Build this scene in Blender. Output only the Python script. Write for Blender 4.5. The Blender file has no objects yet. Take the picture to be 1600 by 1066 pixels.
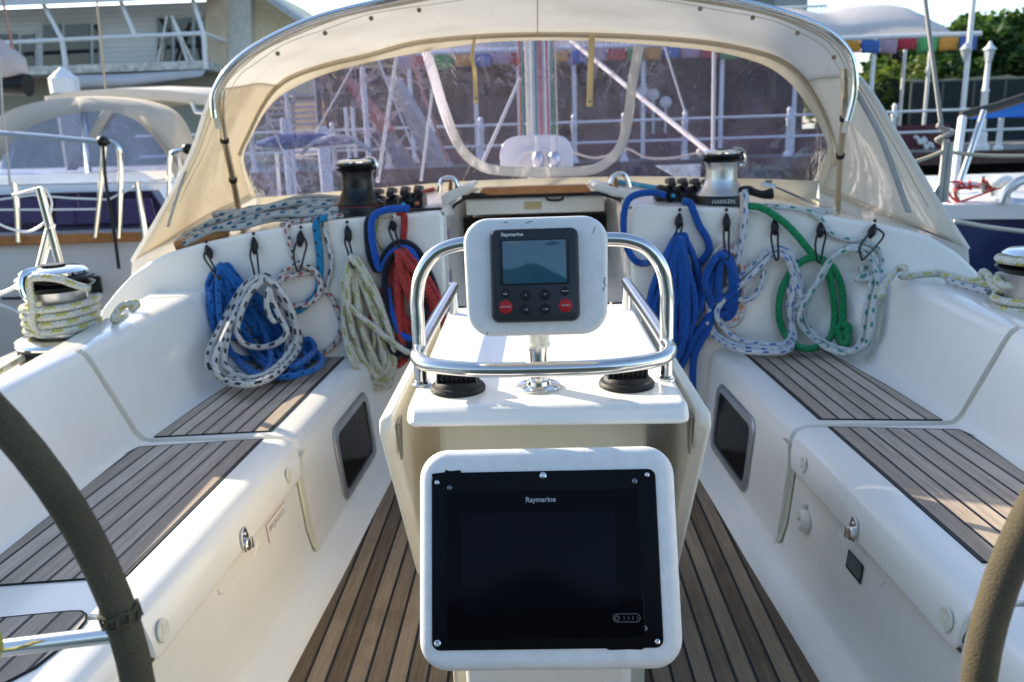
import bpy, bmesh, math, random
from math import sin, cos, pi, radians, sqrt, atan2
from mathutils import Vector, Matrix, noise

S = bpy.context.scene
COL = S.collection
random.seed(7)

# ---------------------------------------------------------------- camera, sky, sun, exposure
YAW, PITCH, ROLL = 0.03188, 0.24821, -0.03257
FPX = 1300.0                                    # focal length in pixels of the 1600 px wide photograph
EYE = Vector((-0.0079, 0.0, 1.3))               # eye height above the cockpit sole, metres


def camera_axes():
    f = Vector((-sin(YAW) * cos(PITCH), cos(YAW) * cos(PITCH), -sin(PITCH)))
    r = Vector((cos(YAW), sin(YAW), 0))
    u = r.cross(f)
    return cos(ROLL) * r + sin(ROLL) * u, -sin(ROLL) * r + cos(ROLL) * u, f


CR, CU, CF = camera_axes()
cam_data = bpy.data.cameras.new("camera")
cam = bpy.data.objects.new("camera", cam_data)
COL.objects.link(cam)
cam.matrix_world = Matrix(((CR.x, CU.x, -CF.x, EYE.x), (CR.y, CU.y, -CF.y, EYE.y), (CR.z, CU.z, -CF.z, EYE.z), (0, 0, 0, 1)))
cam_data.sensor_width = 36.0
cam_data.lens = 36.0 * FPX / 1600.0
cam_data.clip_start = 0.02
cam_data.clip_end = 3000
cam_data.dof.use_dof = True
cam_data.dof.focus_distance = 1.5
cam_data.dof.aperture_fstop = 5.6
S.camera = cam

SUN_EL, SUN_AZ = radians(25.3), radians(36)       # azimuth: degrees forward of the port beam
SUN_DIR = Vector((-cos(SUN_EL) * cos(SUN_AZ), cos(SUN_EL) * sin(SUN_AZ), sin(SUN_EL)))
world = bpy.data.worlds.new("World")
S.world = world
world.use_nodes = True
wn = world.node_tree
wn.nodes.clear()
w_out = wn.nodes.new("ShaderNodeOutputWorld")
w_bg = wn.nodes.new("ShaderNodeBackground")
w_sky = wn.nodes.new("ShaderNodeTexSky")
w_sky.sky_type = 'NISHITA'
w_sky.sun_disc = False
w_sky.sun_elevation = SUN_EL
w_sky.sun_rotation = atan2(SUN_DIR.x, SUN_DIR.y)
w_sky.air_density = 1.0
w_sky.dust_density = 0.6
w_sky.ozone_density = 1.3
w_bg.inputs[1].default_value = 0.15
wn.links.new(w_sky.outputs[0], w_bg.inputs[0])
wn.links.new(w_bg.outputs[0], w_out.inputs[0])

sun_data = bpy.data.lights.new("sun", 'SUN')
sun_data.energy = 4.3
sun_data.angle = radians(0.5)
sun_data.color = (1.0, 0.88, 0.69)
sun = bpy.data.objects.new("sun", sun_data)
COL.objects.link(sun)
sun.rotation_euler = (-SUN_DIR).to_track_quat('-Z', 'Y').to_euler()

S.view_settings.view_transform = 'Standard'
S.view_settings.look = 'None'
S.view_settings.gamma = 1.0
S.view_settings.use_curve_mapping = False
S.view_settings.exposure = 1.15
try:
    S.cycles.max_bounces = 10
    S.cycles.transparent_max_bounces = 16
    S.cycles.use_denoising = True
except Exception:
    pass


# ---------------------------------------------------------------- sight lines: from a measured point of the photograph to a plane of the place
def ray(px, py):
    return CR * ((px - 800.0) / FPX) + CU * ((533.0 - py) / FPX) + CF


def atY(px, py, Y):
    d = ray(px, py)
    return EYE + d * ((Y - EYE.y) / d.y)


def atX(px, py, X):
    d = ray(px, py)
    return EYE + d * ((X - EYE.x) / d.x)


def atZ(px, py, Z):
    d = ray(px, py)
    return EYE + d * ((Z - EYE.z) / d.z)


def atP(px, py, p0, n):
    d = ray(px, py)
    return EYE + d * ((p0 - EYE).dot(n) / d.dot(n))


# ---------------------------------------------------------------- mesh building
class MB:
    """collects shapes and links them as ONE mesh object"""

    def __init__(self):
        self.v, self.f, self.uv, self.mi = [], [], [], []
        self.m = 0

    def add(self, verts, faces, uvs=None):
        o = len(self.v)
        self.v += [tuple(p) for p in verts]
        for k, f in enumerate(faces):
            self.f.append([i + o for i in f])
            self.uv.append(uvs[k] if uvs else None)
            self.mi.append(self.m)
        return self

    def box(self, c, s, M=None):
        hx, hy, hz = s[0] / 2, s[1] / 2, s[2] / 2
        P = [Vector((x, y, z)) for z in (-hz, hz) for y in (-hy, hy) for x in (-hx, hx)]
        if M is not None:
            P = [M @ p for p in P]
        c = Vector(c)
        return self.add([p + c for p in P], [(0, 2, 3, 1), (4, 5, 7, 6), (0, 1, 5, 4), (2, 6, 7, 3), (0, 4, 6, 2), (1, 3, 7, 5)])

    def hexa(self, b, t):
        """solid between a bottom loop and a top loop of the same length"""
        n = len(b)
        F = [tuple(reversed(range(n))), tuple(range(n, 2 * n))]
        for i in range(n):
            j = (i + 1) % n
            F.append((i, j, n + j, n + i))
        return self.add(list(b) + list(t), F)

    def prism(self, outline, d):
        d = Vector(d)
        return self.hexa([Vector(p) for p in outline], [Vector(p) + d for p in outline])

    def tube(self, pts, r, seg=10, closed=False, cap=True, squash=1.0):
        P = [Vector(p) for p in pts]
        n = len(P)
        R = r if hasattr(r, '__len__') else [r] * n
        L = [0.0]
        for i in range(1, n):
            L.append(L[-1] + (P[i] - P[i - 1]).length)
        T = []
        for i in range(n):
            if closed:
                t = P[(i + 1) % n] - P[i - 1]
            else:
                t = P[min(i + 1, n - 1)] - P[max(i - 1, 0)]
            T.append(t.normalized() if t.length > 1e-9 else Vector((0, 0, 1)))
        up = Vector((0, 0, 1)) if abs(T[0].z) < .9 else Vector((1, 0, 0))
        N = (up - T[0] * up.dot(T[0])).normalized()
        V, rings = [], []
        for i in range(n):
            N = N - T[i] * N.dot(T[i])
            N = N.normalized() if N.length > 1e-6 else T[i].orthogonal().normalized()
            B = T[i].cross(N)
            rings.append(len(V))
            for k in range(seg):
                a = 2 * pi * k / seg
                V.append(P[i] + (N * cos(a) + B * sin(a) * squash) * R[i])
        F, UV = [], []
        m = n if closed else n - 1
        for i in range(m):
            i2 = (i + 1) % n
            l0, l1 = L[i], (L[i + 1] if i + 1 < n else L[i] + (P[0] - P[i]).length)
            for k in range(seg):
                k2 = (k + 1) % seg
                F.append((rings[i] + k, rings[i] + k2, rings[i2] + k2, rings[i2] + k))
                UV.append(((l0, k / seg), (l0, (k + 1) / seg), (l1, (k + 1) / seg), (l1, k / seg)))
        if cap and not closed:
            F.append(tuple(rings[0] + k for k in reversed(range(seg)))); UV.append(None)
            F.append(tuple(rings[-1] + k for k in range(seg))); UV.append(None)
        return self.add(V, F, UV)

    def lathe(self, prof, c=(0, 0, 0), M=None, seg=32):
        """prof: (radius, height) pairs turned about local Z"""
        c = Vector(c)
        V, F = [], []
        for (r, z) in prof:
            for k in range(seg):
                a = 2 * pi * k / seg
                p = Vector((r * cos(a), r * sin(a), z))
                V.append(c + (M @ p if M is not None else p))
        for i in range(len(prof) - 1):
            for k in range(seg):
                k2 = (k + 1) % seg
                F.append((i * seg + k, i * seg + k2, (i + 1) * seg + k2, (i + 1) * seg + k))
        if prof[0][0] > 1e-6:
            F.append(tuple(reversed(range(seg))))
        if prof[-1][0] > 1e-6:
            F.append(tuple((len(prof) - 1) * seg + k for k in range(seg)))
        return self.add(V, F)

    def ball(self, c, r, seg=12, rings=8, M=None):
        rr = (r, r, r) if not hasattr(r, '__len__') else r
        c = Vector(c)
        V, F = [], []
        for i in range(rings + 1):
            t = pi * i / rings
            for k in range(seg):
                a = 2 * pi * k / seg
                p = Vector((sin(t) * cos(a) * rr[0], sin(t) * sin(a) * rr[1], cos(t) * rr[2]))
                V.append(c + (M @ p if M is not None else p))
        for i in range(rings):
            for k in range(seg):
                k2 = (k + 1) % seg
                F.append((i * seg + k, (i + 1) * seg + k, (i + 1) * seg + k2, i * seg + k2))
        return self.add(V, F)

    def grid(self, rows, uvs=None):
        """rows: list of equally long lists of points"""
        n, m = len(rows), len(rows[0])
        V = [p for r in rows for p in r]
        F, UV = [], []
        for i in range(n - 1):
            for j in range(m - 1):
                F.append((i * m + j, i * m + j + 1, (i + 1) * m + j + 1, (i + 1) * m + j))
                if uvs:
                    UV.append((uvs[i][j], uvs[i][j + 1], uvs[i + 1][j + 1], uvs[i + 1][j]))
                else:
                    UV.append(None)
        return self.add(V, F, UV)

    def build(self, name, mat, parent=None, smooth=35, bevel=0, bseg=2, weld=False, solid=0, subsurf=0):
        me = bpy.data.meshes.new(name)
        me.from_pydata(self.v, [], self.f)
        mats = mat if isinstance(mat, (list, tuple)) else [mat]
        for m in mats:
            me.materials.append(m)
        if len(mats) > 1:
            me.polygons.foreach_set('material_index', self.mi)
        if any(u for u in self.uv):
            lay = me.uv_layers.new(name='UVMap')
            for p, u in zip(me.polygons, self.uv):
                if u:
                    for li, c in zip(p.loop_indices, u):
                        lay.data[li].uv = c
        bm = bmesh.new()
        bm.from_mesh(me)
        if weld:
            bmesh.ops.remove_doubles(bm, verts=bm.verts, dist=1e-5)
        bmesh.ops.recalc_face_normals(bm, faces=bm.faces)
        bm.to_mesh(me)
        bm.free()
        if smooth:
            me.polygons.foreach_set('use_smooth', [True] * len(me.polygons))
            if smooth < 180:
                me.set_sharp_from_angle(angle=radians(smooth))
        me.update()
        o = bpy.data.objects.new(name, me)
        COL.objects.link(o)
        if parent is not None:
            o.parent = parent
            o.matrix_parent_inverse = world_of(parent).inverted()
        if solid:
            md = o.modifiers.new('thickness', 'SOLIDIFY')
            md.thickness = abs(solid)
            md.offset = 0
        if bevel:
            md = o.modifiers.new('edge', 'BEVEL')
            md.width = bevel
            md.segments = bseg
            md.limit_method = 'ANGLE'
            md.angle_limit = radians(40)
            md.harden_normals = False
        if subsurf:
            md = o.modifiers.new('round', 'SUBSURF')
            md.levels = md.render_levels = subsurf
        return o


def world_of(o):
    M = o.matrix_basis.copy()
    while o.parent is not None:
        M = o.parent.matrix_basis @ o.matrix_parent_inverse @ M
        o = o.parent
    return M


def tag(o, label, cat=None, group=None, kind=None):
    if label:
        o['label'] = label
    if cat:
        o['category'] = cat
    if group:
        o['group'] = group
    if kind:
        o['kind'] = kind
    return o


def thing(name, label, cat, loc=(0, 0, 0), group=None):
    o = bpy.data.objects.new(name, None)
    o.empty_display_size = .1
    COL.objects.link(o)
    o.location = loc
    return tag(o, label, cat, group)


def copy_tree(o, parent=None):
    c = o.copy()
    COL.objects.link(c)
    if parent is not None:
        mpi = o.matrix_parent_inverse.copy()
        c.parent = parent
        c.matrix_parent_inverse = mpi
    for ch in list(o.children):
        copy_tree(ch, c)
    return c


def spline(P, n=8, closed=False):
    """Catmull-Rom through the points"""
    P = [Vector(p) for p in P]
    out = []
    m = len(P)
    for i in range(m if closed else m - 1):
        if closed:
            a, b, c, d = P[(i - 1) % m], P[i], P[(i + 1) % m], P[(i + 2) % m]
        else:
            a, b, c, d = P[max(i - 1, 0)], P[i], P[i + 1], P[min(i + 2, m - 1)]
        for k in range(n):
            t = k / n
            out.append(.5 * ((2 * b) + (c - a) * t + (2 * a - 5 * b + 4 * c - d) * t * t + (3 * b - a - 3 * c + d) * t ** 3))
    if not closed:
        out.append(P[-1])
    return out


def rrect(w, h, r, n=6):
    """rounded rectangle outline, counter-clockwise, centred"""
    out = []
    for (cx, cy, a0) in ((w / 2 - r, h / 2 - r, 0), (-w / 2 + r, h / 2 - r, 90), (-w / 2 + r, -h / 2 + r, 180), (w / 2 - r, -h / 2 + r, 270)):
        for k in range(n + 1):
            a = radians(a0 + 90 * k / n)
            out.append((cx + r * cos(a), cy + r * sin(a)))
    return out


def lettering(txt, size, M, mat, parent, name='lettering', extrude=0.0006, align='CENTER', bold=0.0):
    cu = bpy.data.curves.new(name, 'FONT')
    cu.body = txt
    cu.size = size
    cu.extrude = extrude
    cu.offset = bold
    cu.align_x = align
    cu.align_y = 'CENTER'
    cu.resolution_u = 3
    o = bpy.data.objects.new(name, cu)
    COL.objects.link(o)
    bpy.context.view_layer.update()
    me = bpy.data.meshes.new_from_object(o.evaluated_get(bpy.context.evaluated_depsgraph_get()))
    bpy.data.objects.remove(o)
    me.name = name
    me.materials.clear()
    me.materials.append(mat)
    me.transform(M)
    ob = bpy.data.objects.new(name, me)
    COL.objects.link(ob)
    if parent is not None:
        ob.parent = parent
        ob.matrix_parent_inverse = world_of(parent).inverted()
    return ob


def frame(o, x, y, z):
    """matrix from an origin and three axes"""
    return Matrix(((x.x, y.x, z.x, o.x), (x.y, y.y, z.y, o.y), (x.z, y.z, z.z, o.z), (0, 0, 0, 1)))


# ---------------------------------------------------------------- materials
class NT:
    def __init__(self, name):
        self.mat = bpy.data.materials.new(name)
        self.mat.use_nodes = True
        self.t = self.mat.node_tree
        self.b = self.t.nodes['Principled BSDF']
        self.out = self.t.nodes['Material Output']

    def n(self, typ, **kw):
        nd = self.t.nodes.new(typ)
        for k, v in kw.items():
            setattr(nd, k, v)
        return nd

    def l(self, a, b):
        self.t.links.new(a, b)

    def put(self, sock, v):
        if hasattr(v, 'is_output'):
            self.l(v, sock)
        elif hasattr(v, '__len__') and len(v) == 3 and sock.type == 'RGBA':
            sock.default_value = (*v, 1)
        else:
            sock.default_value = v

    def math(self, op, a, b=None, c=None, clamp=False):
        nd = self.n('ShaderNodeMath', operation=op)
        nd.use_clamp = clamp
        self.put(nd.inputs[0], a)
        if b is not None:
            self.put(nd.inputs[1], b)
        if c is not None:
            self.put(nd.inputs[2], c)
        return nd.outputs[0]

    def mix(self, f, a, b, blend='MIX'):
        nd = self.n('ShaderNodeMix', data_type='RGBA', blend_type=blend)
        self.put(nd.inputs[0], f)
        self.put(nd.inputs[6], a)
        self.put(nd.inputs[7], b)
        return nd.outputs[2]

    def noise(self, scale, detail=3, rough=.5, vec=None, dist=0):
        nd = self.n('ShaderNodeTexNoise')
        nd.inputs['Scale'].default_value = scale
        nd.inputs['Detail'].default_value = detail
        nd.inputs['Roughness'].default_value = rough
        nd.inputs['Distortion'].default_value = dist
        if vec is not None:
            self.l(vec, nd.inputs['Vector'])
        return nd.outputs[0]

    def pos(self):
        return self.n('ShaderNodeTexCoord').outputs['Object']

    def geo(self):
        return self.n('ShaderNodeNewGeometry').outputs['Position']

    def uv(self):
        return self.n('ShaderNodeTexCoord').outputs['UV']

    def xyz(self, v):
        nd = self.n('ShaderNodeSeparateXYZ')
        self.l(v, nd.inputs[0])
        return nd.outputs

    def comb(self, x, y, z=0.0):
        nd = self.n('ShaderNodeCombineXYZ')
        self.put(nd.inputs[0], x)
        self.put(nd.inputs[1], y)
        self.put(nd.inputs[2], z)
        return nd.outputs[0]

    def vscale(self, v, s):
        nd = self.n('ShaderNodeVectorMath', operation='MULTIPLY')
        self.l(v, nd.inputs[0])
        nd.inputs[1].default_value = s
        return nd.outputs[0]

    def ramp(self, f, stops):
        nd = self.n('ShaderNodeValToRGB')
        e = nd.color_ramp.elements
        while len(e) < len(stops):
            e.new(.5)
        for el, (p, c) in zip(e, stops):
            el.position = p
            el.color = (*c, 1) if hasattr(c, '__len__') else (c, c, c, 1)
        self.put(nd.inputs[0], f)
        return nd.outputs[0]

    def bump(self, h, strength=.2, dist=.01):
        nd = self.n('ShaderNodeBump')
        nd.inputs['Strength'].default_value = strength
        nd.inputs['Distance'].default_value = dist
        self.l(h, nd.inputs['Height'])
        self.l(nd.outputs[0], self.b.inputs['Normal'])

    def set(self, **kw):
        names = dict(color='Base Color', rough='Roughness', metal='Metallic', spec='Specular IOR Level', coat='Coat Weight',
                     coat_rough='Coat Roughness', alpha='Alpha', trans='Transmission Weight', ior='IOR', sheen='Sheen Weight',
                     emit='Emission Color', emit_s='Emission Strength', sss='Subsurface Weight')
        for k, v in kw.items():
            self.put(self.b.inputs[names[k]], v)
        return self


def plain(name, c, rough=.5, metal=0, var=.12, scale=9, bump=0, bscale=60, spec=.5, coat=0):
    """one-colour material with slight patchy variation and optional grain"""
    t = NT(name)
    p = t.geo()
    f = t.noise(scale, 4, .6, p)
    d = tuple(x * (1 - var) for x in c)
    u = tuple(min(1, x * (1 + var)) for x in c)
    t.set(color=t.ramp(f, [(.3, d), (.7, u)]), rough=rough, metal=metal, spec=spec, coat=coat)
    if bump:
        t.bump(t.noise(bscale, 3, .6, p), bump, .004)
    return t.mat


def gelcoat(name, c=(.835, .795, .72), rough=.20, dirt=.22, dirtc=(.50, .45, .35)):
    t = NT(name)
    p = t.geo()
    big = t.noise(1.7, 4, .6, p)
    fine = t.noise(38, 5, .7, p)
    spots = t.noise(160, 2, .5, p)
    a = t.ramp(big, [(.35, tuple(x * .975 for x in c)), (.65, c)])
    m = t.math('MULTIPLY', t.ramp(fine, [(.58, 0), (.75, 1)]), t.ramp(t.noise(4.5, 3, .6, p), [(.5, 0), (.72, dirt)]))
    a = t.mix(m, a, dirtc)
    s = t.math('MULTIPLY', t.ramp(spots, [(.72, 0), (.76, .6)]), t.ramp(t.noise(3, 2, .5, p), [(.52, 0), (.62, 1)]))
    a = t.mix(s, a, (.16, .13, .10))
    t.set(color=a, rough=t.ramp(big, [(.3, rough * .8), (.7, rough * 1.35)]), spec=.5, coat=.25, coat_rough=.08)
    t.bump(t.noise(5, 2, .5, p), .02, .02)
    return t.mat


def teak(name, c1, c2, pitch=.0503, caulk=.0078, stain=.5):
    """laid planks: UV x runs across the planks in metres, UV y along them"""
    t = NT(name)
    o = t.xyz(t.uv())
    k = t.math('DIVIDE', o[0], pitch)
    idx = t.math('FLOOR', k)
    fr = t.math('FRACT', k)
    edge = t.math('MINIMUM', fr, t.math('SUBTRACT', 1.0, fr))
    seam = t.math('LESS_THAN', edge, caulk / pitch / 2)
    wn_ = t.n('ShaderNodeTexWhiteNoise', noise_dimensions='1D')
    t.l(idx, wn_.inputs['W'])
    gv = t.comb(t.math('MULTIPLY', o[0], 260.0), t.math('MULTIPLY', t.math('ADD', o[1], t.math('MULTIPLY', wn_.outputs[0], 31.0)), 7.0), t.math('MULTIPLY', idx, 3.7))
    g = t.noise(1.0, 5, .65, gv, .4)
    gv2 = t.comb(t.math('MULTIPLY', o[0], 60.0), t.math('MULTIPLY', o[1], 2.0), t.math('MULTIPLY', idx, 5.1))
    g2 = t.noise(1.0, 3, .6, gv2)
    f = t.math('ADD', t.math('MULTIPLY', g, .55), t.math('ADD', t.math('MULTIPLY', g2, .35), t.math('MULTIPLY', t.math('SUBTRACT', wn_.outputs[0], .5), .32)))
    w = t.ramp(f, [(.28, c1), (.66, c2)])
    st = t.noise(5.5, 4, .6, t.geo())
    w = t.mix(t.ramp(st, [(.5, 0), (.78, stain)]), w, tuple(x * .55 for x in c1))
    dk = t.ramp(t.noise(1.0, 2, .5, t.comb(t.math('MULTIPLY', o[0], 420.0), t.math('MULTIPLY', o[1], 5.0), 2.0)), [(.62, 0), (.72, .45)])
    w = t.mix(dk, w, tuple(x * .35 for x in c1))
    t.set(color=t.mix(seam, w, (.006, .006, .007)), rough=t.mix(seam, (.72, .72, .72), (.45, .45, .45)), spec=.3)
    h = t.math('SUBTRACT', t.math('MULTIPLY', g, .35), t.math('MULTIPLY', seam, 1.0))
    t.bump(h, .35, .0025)
    return t.mat


def rope_mat(name, base, flecks=(), rough=.75, braid=190, var=.12):
    """braided line: flecks = (colour, period m, length m, number round, phase)"""
    t = NT(name)
    o = t.xyz(t.uv())
    u, v = o[0], o[1]
    nz = t.noise(70, 3, .6, t.geo())
    c = t.ramp(nz, [(.3, tuple(x * (1 - var) for x in base)), (.7, tuple(min(1, x * (1 + var)) for x in base))])
    for (fc, per, ln, nr, ph) in flecks:
        vn = t.math('ADD', t.math('MULTIPLY', v, float(nr)), ph)
        row = t.math('FLOOR', vn)
        du = t.math('ADD', t.math('DIVIDE', u, per), t.math('ADD', t.math('MULTIPLY', row, .5), t.math('MULTIPLY', vn, .18)))
        fu = t.math('FRACT', t.math('ADD', du, ph))
        fv = t.math('ABSOLUTE', t.math('SUBTRACT', t.math('FRACT', vn), .5))
        m = t.math('MULTIPLY', t.math('LESS_THAN', fu, ln / per), t.math('LESS_THAN', fv, .22))
        c = t.mix(m, c, fc)
    t.set(color=c, rough=rough, spec=.25, sheen=.15)
    a = t.math('SINE', t.math('ADD', t.math('MULTIPLY', u, float(braid) * 2), t.math('MULTIPLY', v, 2 * pi * 4)))
    b = t.math('SINE', t.math('SUBTRACT', t.math('MULTIPLY', u, float(braid) * 2), t.math('MULTIPLY', v, 2 * pi * 4)))
    t.bump(t.math('ADD', t.math('MAXIMUM', a, b), t.math('MULTIPLY', nz, .8)), .6, .004)
    return t.mat


def metal(name, c=(.72, .70, .67), rough=.12, scratch=.06):
    t = NT(name)
    p = t.geo()
    f = t.noise(55, 4, .7, t.vscale(p, (1, 1, 4)))
    t.set(color=c, metal=1.0, rough=t.ramp(f, [(.35, rough), (.75, rough + scratch)]))
    t.bump(t.noise(30, 2, .5, p), .02, .003)
    return t.mat


def canvas(name, c, translucent=.25, rough=.85, stain=.5, stainc=(.36, .27, .15)):
    t = NT(name)
    p = t.geo()
    big = t.noise(2.2, 5, .65, p)
    col = t.mix(t.ramp(big, [(.48, 0), (.75, stain)]), c, stainc)
    sp = t.noise(26, 3, .6, p)
    col = t.mix(t.ramp(sp, [(.66, 0), (.78, .35)]), col, tuple(x * .5 for x in stainc))
    t.set(color=col, rough=rough, spec=.2)
    t.bump(t.noise(3.5, 3, .5, p, .6), .25, .03)
    tr = t.n('ShaderNodeBsdfTranslucent')
    t.l(col, tr.inputs[0])
    mx = t.n('ShaderNodeMixShader')
    mx.inputs[0].default_value = translucent
    t.l(t.b.outputs[0], mx.inputs[1])
    t.l(tr.outputs[0], mx.inputs[2])
    t.l(mx.outputs[0], t.out.inputs[0])
    return t.mat


def vinyl(name, tint=(.80, .79, .88), wrinkle=.5, haze=.07, hazec=(.62, .60, .68), streak=.35, refl=1.6):
    """clear plastic window: see-through, glossy, with reflected streaks and haze painted in as a milky film"""
    t = NT(name)
    p = t.geo()
    tr = t.n('ShaderNodeBsdfTransparent')
    tr.inputs[0].default_value = (*tint, 1)
    gl = t.n('ShaderNodeBsdfGlossy')
    gl.inputs['Roughness'].default_value = .06
    gl.inputs[0].default_value = (1, 1, 1, 1)
    df = t.n('ShaderNodeBsdfDiffuse')
    df.inputs[0].default_value = (*hazec, 1)
    h = t.noise(2.6, 4, .6, t.vscale(p, (2.4, 1, 1.1)), 1.2)
    bp = t.n('ShaderNodeBump')
    bp.inputs['Strength'].default_value = wrinkle
    bp.inputs['Distance'].default_value = .05
    t.l(h, bp.inputs['Height'])
    t.l(bp.outputs[0], gl.inputs['Normal'])
    lw = t.n('ShaderNodeFresnel')
    lw.inputs[0].default_value = 1.45
    t.l(bp.outputs[0], lw.inputs['Normal'])
    m1 = t.n('ShaderNodeMixShader')
    film = t.ramp(t.noise(5, 4, .6, t.vscale(p, (1, 1, .5))), [(.35, haze * .6), (.75, haze * 1.5)])
    cr = t.noise(1.5, 3, .55, t.vscale(p, (2.6, .6, 1.5)), 1.6)
    ridge = t.math('SUBTRACT', 1.0, t.math('MULTIPLY', t.math('ABSOLUTE', t.math('SUBTRACT', cr, .5)), 26.0), clamp=True)
    cr2 = t.noise(2.3, 3, .6, t.vscale(p, (3.4, .6, 2.2)), 2.2)
    ridge2 = t.math('SUBTRACT', 1.0, t.math('MULTIPLY', t.math('ABSOLUTE', t.math('SUBTRACT', cr2, .45)), 34.0), clamp=True)
    where = t.ramp(t.noise(1.1, 2, .5, p), [(.38, 0), (.60, streak)])
    film = t.math('ADD', film, t.math('MULTIPLY', t.math('ADD', ridge, t.math('MULTIPLY', ridge2, .7)), where), clamp=True)  # ridges brighten the film to stand for reflected streaks
    t.l(film, m1.inputs[0])
    t.l(tr.outputs[0], m1.inputs[1])
    t.l(df.outputs[0], m1.inputs[2])
    m2 = t.n('ShaderNodeMixShader')
    t.l(t.math('MULTIPLY', lw.outputs[0], refl, clamp=True), m2.inputs[0])
    t.l(m1.outputs[0], m2.inputs[1])
    t.l(gl.outputs[0], m2.inputs[2])
    t.l(m2.outputs[0], t.out.inputs[0])
    t.mat.use_transparent_shadow = True
    return t.mat


M_GEL = gelcoat('white gelcoat')
M_GELC = gelcoat('cream gelcoat', (.80, .765, .68), .30, .25)
M_POD = plain('satin white plastic', (.755, .735, .70), .45, var=.06, scale=40, bump=.18, bscale=220)
M_TEAK = teak('sole teak', (.135, .092, .056), (.34, .25, .16))
M_TEAKG = teak('weathered teak', (.34, .265, .20), (.68, .56, .44), stain=.25)
M_SS = metal('polished stainless')
M_ALU = metal('brushed aluminium', (.62, .62, .61), .32, .12)
M_CHROME = metal('chrome', (.80, .80, .80), .06, .04)
M_BLK = plain('black plastic', (.006, .006, .007), .4, var=.2, spec=.35)
M_RUB = plain('black rubber', (.009, .009, .009), .55, var=.25, bump=.2, bscale=120, spec=.35)
M_GASK = plain('cream sealant', (.66, .62, .47), .55, var=.1)
M_VARN = plain('varnished teak', (.36, .15, .045), .3, var=.25, scale=22)
M_WHITE = plain('white paint', (.78, .78, .77), .4, var=.05)

# ================================================================ SETTING: water, far hills
def water():
    t = NT('harbour water')
    p = t.geo()
    t.set(color=(.012, .028, .03), rough=.06, spec=.6)
    t.bump(t.noise(2.2, 4, .6, t.vscale(p, (1, 1, 1))), .35, .12)
    m = MB()
    m.add([(-900, -900, -.95), (900, -900, -.95), (900, 900, -.95), (-900, 900, -.95)], [(0, 1, 2, 3)])
    tag(m.build('water', t.mat, smooth=0), 'dark calm harbour water between the boats', kind='structure')


water()


def hills():
    """wooded hill across the water astern, mirrored in the instrument screens"""
    t = NT('wooded hill')
    p = t.geo()
    f = t.noise(.35, 6, .7, p)
    t.set(color=t.ramp(f, [(.35, (.008, .02, .012)), (.7, (.028, .052, .026))]), rough=.9)
    t.bump(f, 1.0, 1.5)
    xs = [-260, -220, -185, -155, -130, -108, -90, -74, -60, -48, -38, -30] + [-24 + k * 1.2 for k in range(41)] + [30, 38, 48, 60, 74, 90, 108, 130, 155, 185, 220, 260]
    rows = []
    for i in range(15):
        y = -62 - i * 9
        row = []
        for x in xs:
            ridge = 36.2 + 3.4 * math.exp(-((x + 1.5) / 5.5) ** 2) + 4 * math.exp(-((x + 70) / 40) ** 2)
            k = min(1, (i / 5.0)) ** .8 * (.30 + .70 * math.exp(-(x / 48) ** 4))
            z = -1.5 + ridge * k * (1 - .02 * max(0, i - 5)) + (2.4 * noise.noise(Vector((x * .09, y * .09, 3))) * (abs(x) > 20) + .9 * noise.noise(Vector((x * .5, y * .2, 9)))) * (i > 0)
            row.append((x, y, z))
        rows.append(row)
    m = MB().grid(rows)
    tag(m.build('hills', t.mat), 'wooded hill across the water astern', kind='structure')


hills()


# ================================================================ THE YACHT: hull, seats, sole
def W(Y):
    """half width of the cockpit sole"""
    return .645 - .047 * (Y - 1.75)


ROOF = [(0, .995), (.4, .992), (.75, .975), (1.0, .952), (1.17, .93), (1.38, .89), (1.5, .86), (1.58, .825), (1.66, .775), (1.73, .71), (1.79, .645), (1.83, .58)]
BK_P = Vector((0, 3.28, .42))                   # the bulkhead the rope coils hang on
BK_N = Vector((0, 1, -.10)).normalized()


def bulk(px, py, off=0.0):
    return atP(px, py, BK_P - BK_N * off, BK_N)


def roof_z(x):
    x = abs(x)
    for (a, za), (b, zb) in zip(ROOF, ROOF[1:]):
        if x <= b:
            return za + (zb - za) * (x - a) / (b - a)
    return ROOF[-1][1]


def bk_y(z):
    return 3.28 + .10 * (z - .42)


yacht = thing('sailing_yacht', 'white sailing yacht cockpit with teak sole, seats and companionway', 'sailing yacht', (0, 2.3, 0))


FACE = [(.085, .065), (.092, .14), (.102, .25), (.108, .315), (.1125, .36), (.1215, .390), (.138, .4095), (.165, .418)]


def side_profile(Y, rec=0.0, front=False):
    """(x, z) from the sole edge over the seat, backrest and coaming to the side deck; front: recess the seat front only"""
    w = W(Y)
    # coaming widens towards the bulkhead
    k = max(0.0, min(1.0, (Y - 2.1) / 1.1))
    co = 1.465 + .12 * k
    s = rec
    P = [(w, 0), (w + .02, .020), (w + .055, .036), (w + .076, .05)]
    for dx, z in FACE:
        e = 1.0 if (z < .35 or not front) else (.55 if z < .38 else 0.0)
        if z < .1:
            e = .35
        P.append((w + dx + s * e, z - (s * e if z > .39 else 0)))
    if front:
        s = 0.0
    P += [(w + .20, .42 - s), (1.10, .42 - s), (1.185, .42 - s), (1.215, .424 - s * .7), (1.235 + s, .445), (1.255 + s, .49), (1.30 + s, .59),
          (1.338 + s, .672), (1.352 + s, .695), (1.372, .708), (1.40, .712), (co - .03, .708), (co, .69), (co + .012, .66), (co + .02, .60), (co + .03, .56),
          (2.0, .54), (2.06, .52), (2.08, .45), (2.06, -.2), (1.9, -1.0)]
    return P


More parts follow.
